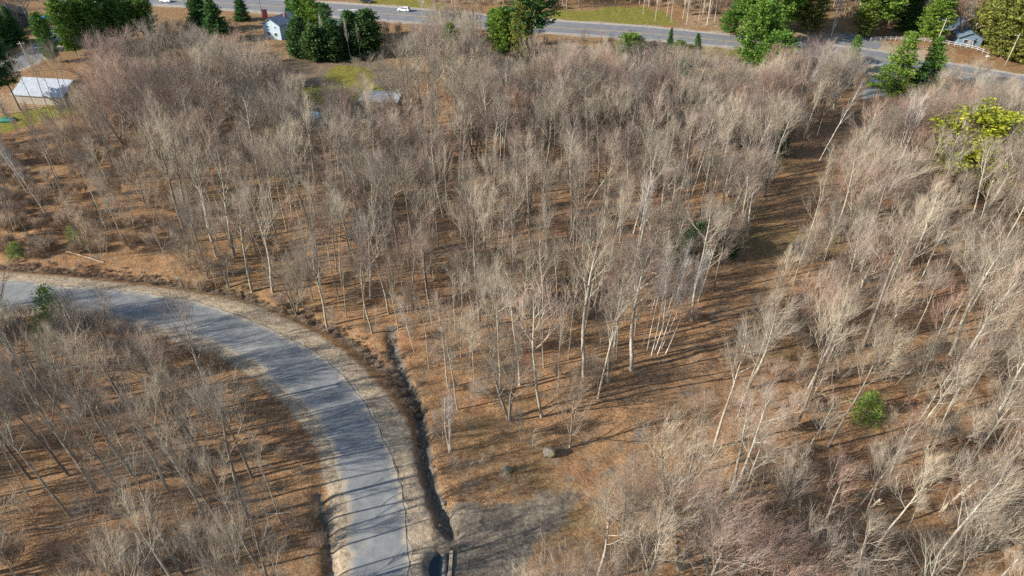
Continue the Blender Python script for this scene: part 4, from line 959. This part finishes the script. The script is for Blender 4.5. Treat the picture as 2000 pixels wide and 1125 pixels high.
# concrete-grey pipe culvert in the ditch and timber over the pond
x, y = G(880, 1105)
t_ = root('culvert', 'pale culvert timber lying beside the dark pond hole at the driveway', 'culvert', (x, y, .05), 0)
mb = MB(); mb.box((0, 0, 0), (.42, 3.6, .3), 0, .04); mb.build('beam', log_m, t_)
mb = MB(); mb.tube((-.62, -1.6, -.45), (-.62, 1.6, -.45), .34, n=20); mb.build('pipe', plain('corrugated_pipe', (.10, .10, .10), .6), t_, True)

# ------------------------------------------------------------------ buildings
glass = plain('window_glass', (.05, .06, .07), .15)
trim = plain('white_trim', (.72, .72, .72), .6, .08)
def siding(name, col, sc_=5):
    m, t, b = mat(name, .75); tc = t.nodes.new('ShaderNodeTexCoord'); wv = t.nodes.new('ShaderNodeTexWave'); wv.bands_direction = 'Z'; wv.inputs['Scale'].default_value = sc_
    t.links.new(tc.outputs['Object'], wv.inputs[0]); n = noise(t, tc.outputs['Object'], .8)
    c = mix(t, 1, ramp(t, n, [(.3, tuple(v*.85 for v in col)), (.7, col)]), ramp(t, wv.outputs[1], [(0, (.82, .82, .82)), (.3, (1, 1, 1))]), 'MULTIPLY'); t.links.new(c, b.inputs[0]); bump(t, b, wv.outputs[1], .3, .03); return m
def shingle(name, col, rough=.9, metal=0):
    m, t, b = mat(name, rough); tc = t.nodes.new('ShaderNodeTexCoord'); n = noise(t, tc.outputs['Object'], 1.4, 6, .7); n2 = noise(t, tc.outputs['Object'], 14, 3)
    c = mix(t, 1, ramp(t, n, [(.3, tuple(v*.7 for v in col)), (.7, tuple(min(1, v*1.2) for v in col))]), ramp(t, n2, [(.3, (.8, .8, .8)), (.7, (1.15, 1.15, 1.15))]), 'MULTIPLY')
    t.links.new(c, b.inputs[0]); b.inputs['Metallic'].default_value = metal; return m
def house(name, label, cat, px, py, rz, w_, d_, h, rh, wall, roofm, wins=(), door=None, over=.45, chimney=False, z=0):
    """gable ridge runs along local y; w_ is the gable width (x), d_ the depth (y)"""
    x, y = G(px, py); t = root(name, label, cat, (x, y, hz(x, y) + z), rz)
    mb = MB(); mb.poly([(-w_/2, -d_/2, -.5), (w_/2, -d_/2, -.5), (w_/2, -d_/2, h), (0, -d_/2, h + rh), (-w_/2, -d_/2, h)], (0, d_, 0)); mb.build('wall', wall, t)
    th = .18; sl = math.hypot(w_/2 + over, rh * (w_/2 + over) / (w_/2)); k = rh / (w_/2)
    mb = MB(); e = w_/2 + over
    mb.poly([(-e, -d_/2 - over, h - over*k + .03), (0, -d_/2 - over, h + rh + .03), (e, -d_/2 - over, h - over*k + .03), (e, -d_/2 - over, h - over*k + th + .03), (0, -d_/2 - over, h + rh + th + .03), (-e, -d_/2 - over, h - over*k + th + .03)], (0, d_ + 2*over, 0))
    rf = mb.build('roof', roofm, t)
    if chimney: mb = MB(); mb.box((w_*.2, 0, h + rh*.9), (.7, .7, 1.6)); mb.build('chimney', plain('brick', (.26, .12, .09)), rf)
    for (side, u, zc, ww, wh) in wins:
        f = MB(); g_ = MB()
        if side in 'fb': s = -1 if side == 'f' else 1; f.box((u, s*(d_/2+.03), zc), (ww+.2, .1, wh+.2)); g_.box((u, s*(d_/2+.07), zc), (ww, .08, wh))
        else: s = -1 if side == 'l' else 1; f.box((s*(w_/2+.03), u, zc), (.1, ww+.2, wh+.2)); g_.box((s*(w_/2+.07), u, zc), (.08, ww, wh))
        fo = f.build('window', trim, t); g_.build('pane', glass, fo)
    if door:
        side, u = door; mb = MB(); s = -1 if side in 'fl' else 1
        if side in 'fb': mb.box((u, s*(d_/2+.03), 1.0), (.95, .1, 2.05))
        else: mb.box((s*(w_/2+.03), u, 1.0), (.1, .95, 2.05))
        dd = mb.build('door', plain('door_paint', (.35, .33, .3)), t)
        mb = MB(); mb.box((u + .35, s*(d_/2+.11), 1.0) if side in 'fb' else (s*(w_/2+.11), u + .35, 1.0), (.1, .1, .06)); mb.build('handle', plain('brass', (.4, .35, .2), .4), dd)
    return t
W = [('f', -1.5, 3.9, .7, .5), ('f', 1.7, 3.9, .7, .5), ('f', -1.4, 1.5, 1.1, 1.1), ('f', 1.5, 1.5, 1.1, 1.1), ('r', -3, 1.6, 1.2, 1.1), ('r', 2, 1.6, 1.2, 1.1), ('l', 0, 1.6, 1.4, 1.1)]
house('gabled_house', 'white gabled house with blue grey roof beside the highway, left of the spruce', 'house', 556, 66, math.radians(-24), 7.2, 12, 4.6, 1.9, siding('white_siding', (.42, .54, .62)), shingle('bluegrey_shingles', (.20, .24, .30)), W, ('l', 3), chimney=True)
house('dark_roofed_house', 'house with teal dark roof half hidden by pines near the highway', 'house', 655, 62, math.radians(60), 7, 10, 3, 1.8, siding('grey_siding', (.45, .46, .46)), shingle('dark_shingles', (.08, .11, .13)), W[2:], ('f', 0))
house('corner_house', 'dark roofed house in shade at the upper left corner', 'house', 26, 45, math.radians(35), 10, 14, 3, 2.4, siding('brown_siding', (.22, .2, .18)), shingle('charcoal_shingles', (.07, .075, .085)), W[2:], ('f', 0), chimney=True)
house('metal_roofed_house', 'long house with bright white metal roof behind bare pine trunks at left', 'house', 108, 190, math.radians(81), 11, 14.5, 2.7, 2.6, siding('tan_siding', (.40, .36, .30)), shingle('shaded_white_metal', (.40, .44, .49), .5), [('r', -4, 1.5, 1.2, 1.1), ('r', 0, 1.5, 1.6, 1.1), ('r', 4, 1.5, 1.2, 1.1)], ('r', 2))  # roof white lowered and blued, so its colour holds the twig shade
house('grey_shed', 'wide shed with pale grey flat roof in the yard behind the woods', 'shed', 748, 205, math.radians(82), 7, 10, 2.3, .8, siding('shed_boards', (.3, .27, .22)), shingle('pale_grey_roof', (.30, .34, .35)), [('r', 2, 1.3, 1, .9)], ('r', -2))
house('garden_shed', 'small white garden shed among the crowns left of the yard', 'shed', 572, 246, math.radians(10), 2.6, 3, 2.2, .8, siding('white_boards', (.78, .78, .78)), shingle('light_roof', (.5, .52, .53)), [('f', -.7, 1.3, .6, .6)], ('f', .5))
house('small_grey_shed', 'small grey shed hidden behind bare trees left of the dark hemlocks', 'shed', 1205, 192, math.radians(20), 4, 5, 2.4, 1.0, siding('grey_boards', (.4, .4, .4)), shingle('grey_felt', (.26, .27, .3)), [('f', -1, 1.4, .8, .7)], ('f', .9))
house('lake_house', 'bluish house behind the dark trees above the roadside fence', 'house', 1885, 84, math.radians(-15), 7, 8, 2.6, 1.6, siding('blue_siding', (.18, .27, .36)), shingle('bluish_roof', (.13, .18, .24)), W[2:], ('f', 0))
# yard things
def at_g(px, py): x, y = G(px, py); return (x, y, hz(x, y))
wood_new = plain('pale_lumber', (.62, .42, .20), .8)
t = root('lumber_stack', 'stack of yellow lumber leaning among the huge tree stems beside the grey shed', 'lumber', at_g(797, 212))
for k in range(7): mb = MB(); mb.box((0, -.2*(k % 2), .15 + k*.32), (2.4 - .1*(k % 3), 3.0, .22)); mb.build('board', wood_new, t)
t = root('wood_crate', 'open yellow plywood crate in a gap of the woods below the grey shed', 'crate', at_g(708, 246), .2)
for nm, c, d in (('bottom', (0, 0, .1), (2.8, 1.8, .1)), ('side_panel', (0, -.9, .7), (2.8, .08, 1.2)), ('side_panel', (0, .9, .7), (2.8, .08, 1.2)), ('end_panel', (-1.4, 0, .7), (.08, 1.72, 1.2)), ('end_panel', (1.4, 0, .7), (.08, 1.72, 1.2)), ('lid', (0.1, 0.05, 1.36), (2.9, 1.9, .08))):
    mb = MB(); mb.box(c, d); mb.build(nm, wood_new, t)
blue_m = plain('faded_blue_tarp', (.36, .46, .52), .5); 
def tarp(px, py, w_, d_, h, m, label, name='tarp', rz=0):
    n = 14; xs_ = np.linspace(-1, 1, n); A, Bb = np.meshgrid(xs_, xs_); Zt = h * np.clip(1 - np.maximum(np.abs(A), np.abs(Bb))**6, 0, 1) * (.85 + .3 * vnoise(A*3 + px, Bb*3, 1.0))
    V = np.stack([A*w_/2, Bb*d_/2, Zt], -1).reshape(-1, 3); i_ = np.arange(n*n).reshape(n, n); F = np.stack([i_[:-1, :-1], i_[:-1, 1:], i_[1:, 1:], i_[1:, :-1]], -1).reshape(-1, 4)
    o = link(name, newmesh(name, V, [F], [m], smooth=True)); o.location = at_g(px, py); o.rotation_euler = (0, 0, rz); sol = o.modifiers.new('thick', 'SOLIDIFY'); sol.thickness = .03
    return tag(o, label, 'tarp')
tarp(613, 229, 4.4, 2.6, 1.5, blue_m, 'pale blue tarp draped over a pile right of the white garden shed')
tarp(83, 38, 7, 3, 1.2, plain('bright_blue_tarp', (.08, .42, .62), .5), 'bright blue pool cover in the shade at the upper left')
tarp(668, 194, 2, 1.4, .9, plain('red_tarp', (.35, .05, .05), .6), 'small dull red tarp in the yard left of the grey shed')
tarp(15, 236, 4.5, 2.2, .9, plain('green_tarp', (.02, .16, .12), .6), 'dark green tarp on the lawn at the left picture edge')
for px, lb in ((1021, 'left white upright panel standing in the woods below the tallest pine'), (1041, 'right white upright panel, paler and wider, beside the left one')):
    t = root('upright_panel', lb, 'panel', at_g(px, 220), 0, 'white panels'); mb = MB(); mb.box((0, 0, 1.25), (2.0, .08, 2.1)); mb.build('board', trim, t)
    for s in (-1, 1): mb = MB(); mb.box((s*.9, .1, 1.0), (.1, .1, 2.4)); mb.build('post', wood_new, t)
# utility poles
pole_m = bark_mat('weathered_pole', [(0, (.42, .38, .31)), (1, (.46, .42, .36))], (.3, .27, .22), .3)
def upole(px, py, H, lean, label, arm=True, m=pole_m):
    t = root('utility_pole', label, 'utility pole', at_g(px, py), 0, 'utility poles'); t.rotation_euler = (0, math.radians(lean), 0)
    mb = MB(); mb.tube((0, 0, -.5), (0, 0, H), .16, .11, 10); mb.build('pole', m, t, True)
    if arm:
        mb = MB(); mb.box((0, .14, H - .7), (2.2, .1, .12)); a = mb.build('crossarm', m, t)
        for s in (-1, -.4, .4, 1): mb = MB(); mb.tube((s, .14, H - .64), (s, .14, H - .4), .05, .03, 8); mb.build('insulator', trim, a)
upole(66, 140, 9, -4, 'pale utility pole beside the side street behind the white metal roof')
upole(514, 40, 12, 0, 'dark utility pole at the highway edge beside the red sign', m=M['bark_dark'])
upole(1962, 130, 10, 3, 'utility pole beside the right end of the highway')
upole(1823, 100, 9, 4, 'leaning pole beside the fence across the highway')
upole(158, 660, 7.5, -3, 'short pale pole beside the bushy young pine at the road edge', arm=False)
t = root('road_sign', 'dark red sign board on posts at the highway edge left of the white gabled house', 'sign', at_g(520, 40), math.radians(8))
mb = MB(); mb.box((0, 0, 2.6), (1.7, .14, 3.0), 0, .02); mb.build('sign_board', plain('sign_red', (.16, .035, .045), .5), t)
for s in (-1, 1): mb = MB(); mb.box((s*.75, .14, 1.9), (.12, .12, 4.6)); mb.build('post', M['bark_dark'], t)
t = root('mailbox', 'white mailbox on a post at the far side of the highway near the right edge', 'mailbox', at_g(1926, 118))
mb = MB(); mb.box((0, 0, 1.25), (1.1, .5, .5), 0, .12); mb.build('box', trim, t); mb = MB(); mb.box((0, 0, .5), (.12, .12, 1.0)); mb.build('post', wood_new, t)
# roadside fence
t = root('roadside_fence', 'grey rail fence curving along the far side of the highway below the dark trees', 'fence', (0, 0, 0))
fp = fixed(GP([(1700,80),(1760,78),(1826,84),(1880,95),(1929,108)]), 22); fm = plain('grey_rail', (.45, .45, .45))
for q in fp: mb = MB(); z0 = hz(q[0], q[1]); mb.box((q[0], q[1], z0 + .6), (.16, .16, 1.4)); mb.build('post', fm, t)
for zz in (.55, 1.1):
    mb = MB()
    for a, b_ in zip(fp[:-1], fp[1:]): mb.tube((a[0], a[1], hz(*a) + zz), (b_[0], b_[1], hz(*b_) + zz), .07, n=6)
    mb.build('rail', fm, t)

# ------------------------------------------------------------------ vehicles
tyre = plain('rubber', (.02, .02, .02), .8); rimm = plain('alloy', (.5, .5, .52), .35, .1, metal=.8)
def car(px, py, rz, col, label, name='parked_car'):
    t = root(name, label, 'car', at_g(px, py)[:2] + (.036,), rz, 'cars on the highway')
    paint, tt, b = mat('car_paint_' + label[:5], .25); b.inputs['Base Color'].default_value = (*col, 1); b.inputs['Coat Weight'].default_value = .6
    prof = [(-2.3, .35), (-2.33, .8), (-2.2, 1.08), (-1.95, 1.62), (-1.6, 1.7), (.1, 1.68), (.55, 1.55), (1.15, 1.12), (2.05, .98), (2.3, .78), (2.33, .4), (1.9, .3), (-1.9, .3)]
    bm = bmesh.new(); rings = []
    for yy, sx in ((-.93, .96), (-.9, 1), (-.45, 1.005), (.45, 1.005), (.9, 1), (.93, .96)):
        rings.append([bm.verts.new((x * sx, yy * (1 - .16 * max(0, (z - 1.0)) / .7), .3 + (z - .3) * (.985 if abs(yy) > .8 else 1))) for x, z in prof])
    for a, b2 in zip(rings[:-1], rings[1:]):
        for i in range(len(prof)): j = (i + 1) % len(prof); bm.faces.new((a[i], a[j], b2[j], b2[i]))
    bm.faces.new(rings[0][::-1]); bm.faces.new(rings[-1]); s = MB(); s.bm.free(); s.bm = bm; s.build('body', paint, t)
    for sgn in (-1, 1):
        mb = MB(); mb.poly([(-1.8, sgn*.865, 1.12), (.95, sgn*.865, 1.12), (.4, sgn*.80, 1.52), (-1.7, sgn*.80, 1.55)], (0, sgn*.05, 0)); mb.build('side_window', glass, t)
        for xx in (-1.4, 1.4):
            mb = MB(); mb.tube((xx, sgn*.75, .35), (xx, sgn*.96, .35), .35, n=20); wh = mb.build('wheel', tyre, t); mb = MB(); mb.tube((xx, sgn*.94, .35), (xx, sgn*.975, .35), .21, n=14); mb.build('rim', rimm, wh)
        mb = MB(); mb.box((2.26, sgn*.65, .78), (.14, .38, .18)); mb.build('headlight', trim, t)
        mb = MB(); mb.box((-2.3, sgn*.72, .95), (.1, .24, .3)); mb.build('taillight', plain('red_lens', (.4, .02, .02), .3), t)
        mb = MB(); mb.box((.85, sgn*1.0, 1.12), (.16, .2, .14)); mb.build('mirror', paint, t)
    mb = MB(); mb.poly([(1.12, -.72, 1.17), (1.12, .72, 1.17), (.60, .66, 1.56), (.60, -.66, 1.56)], (.03, 0, .03)); mb.build('windscreen', glass, t)
    mb = MB(); mb.poly([(-2.19, -.72, 1.15), (-2.19, .72, 1.15), (-2.0, .66, 1.56), (-2.0, -.66, 1.56)], (-.03, 0, .02)); mb.build('rear_window', glass, t)
    return t
hd = math.atan2(*(np.array(G(823, 16)) - np.array(G(658, 4)))[::-1])
car(789, 22, hd + math.pi, (.8, .8, .8), 'white sport utility car driving on the highway near the top centre', 'car')
car(325, 4, hd, (.76, .76, .78), 'silver white car cut by the top edge at upper left', 'car')
car(717, 5, hd, (.02, .025, .03), 'black car at the top edge left of the white one', 'car')
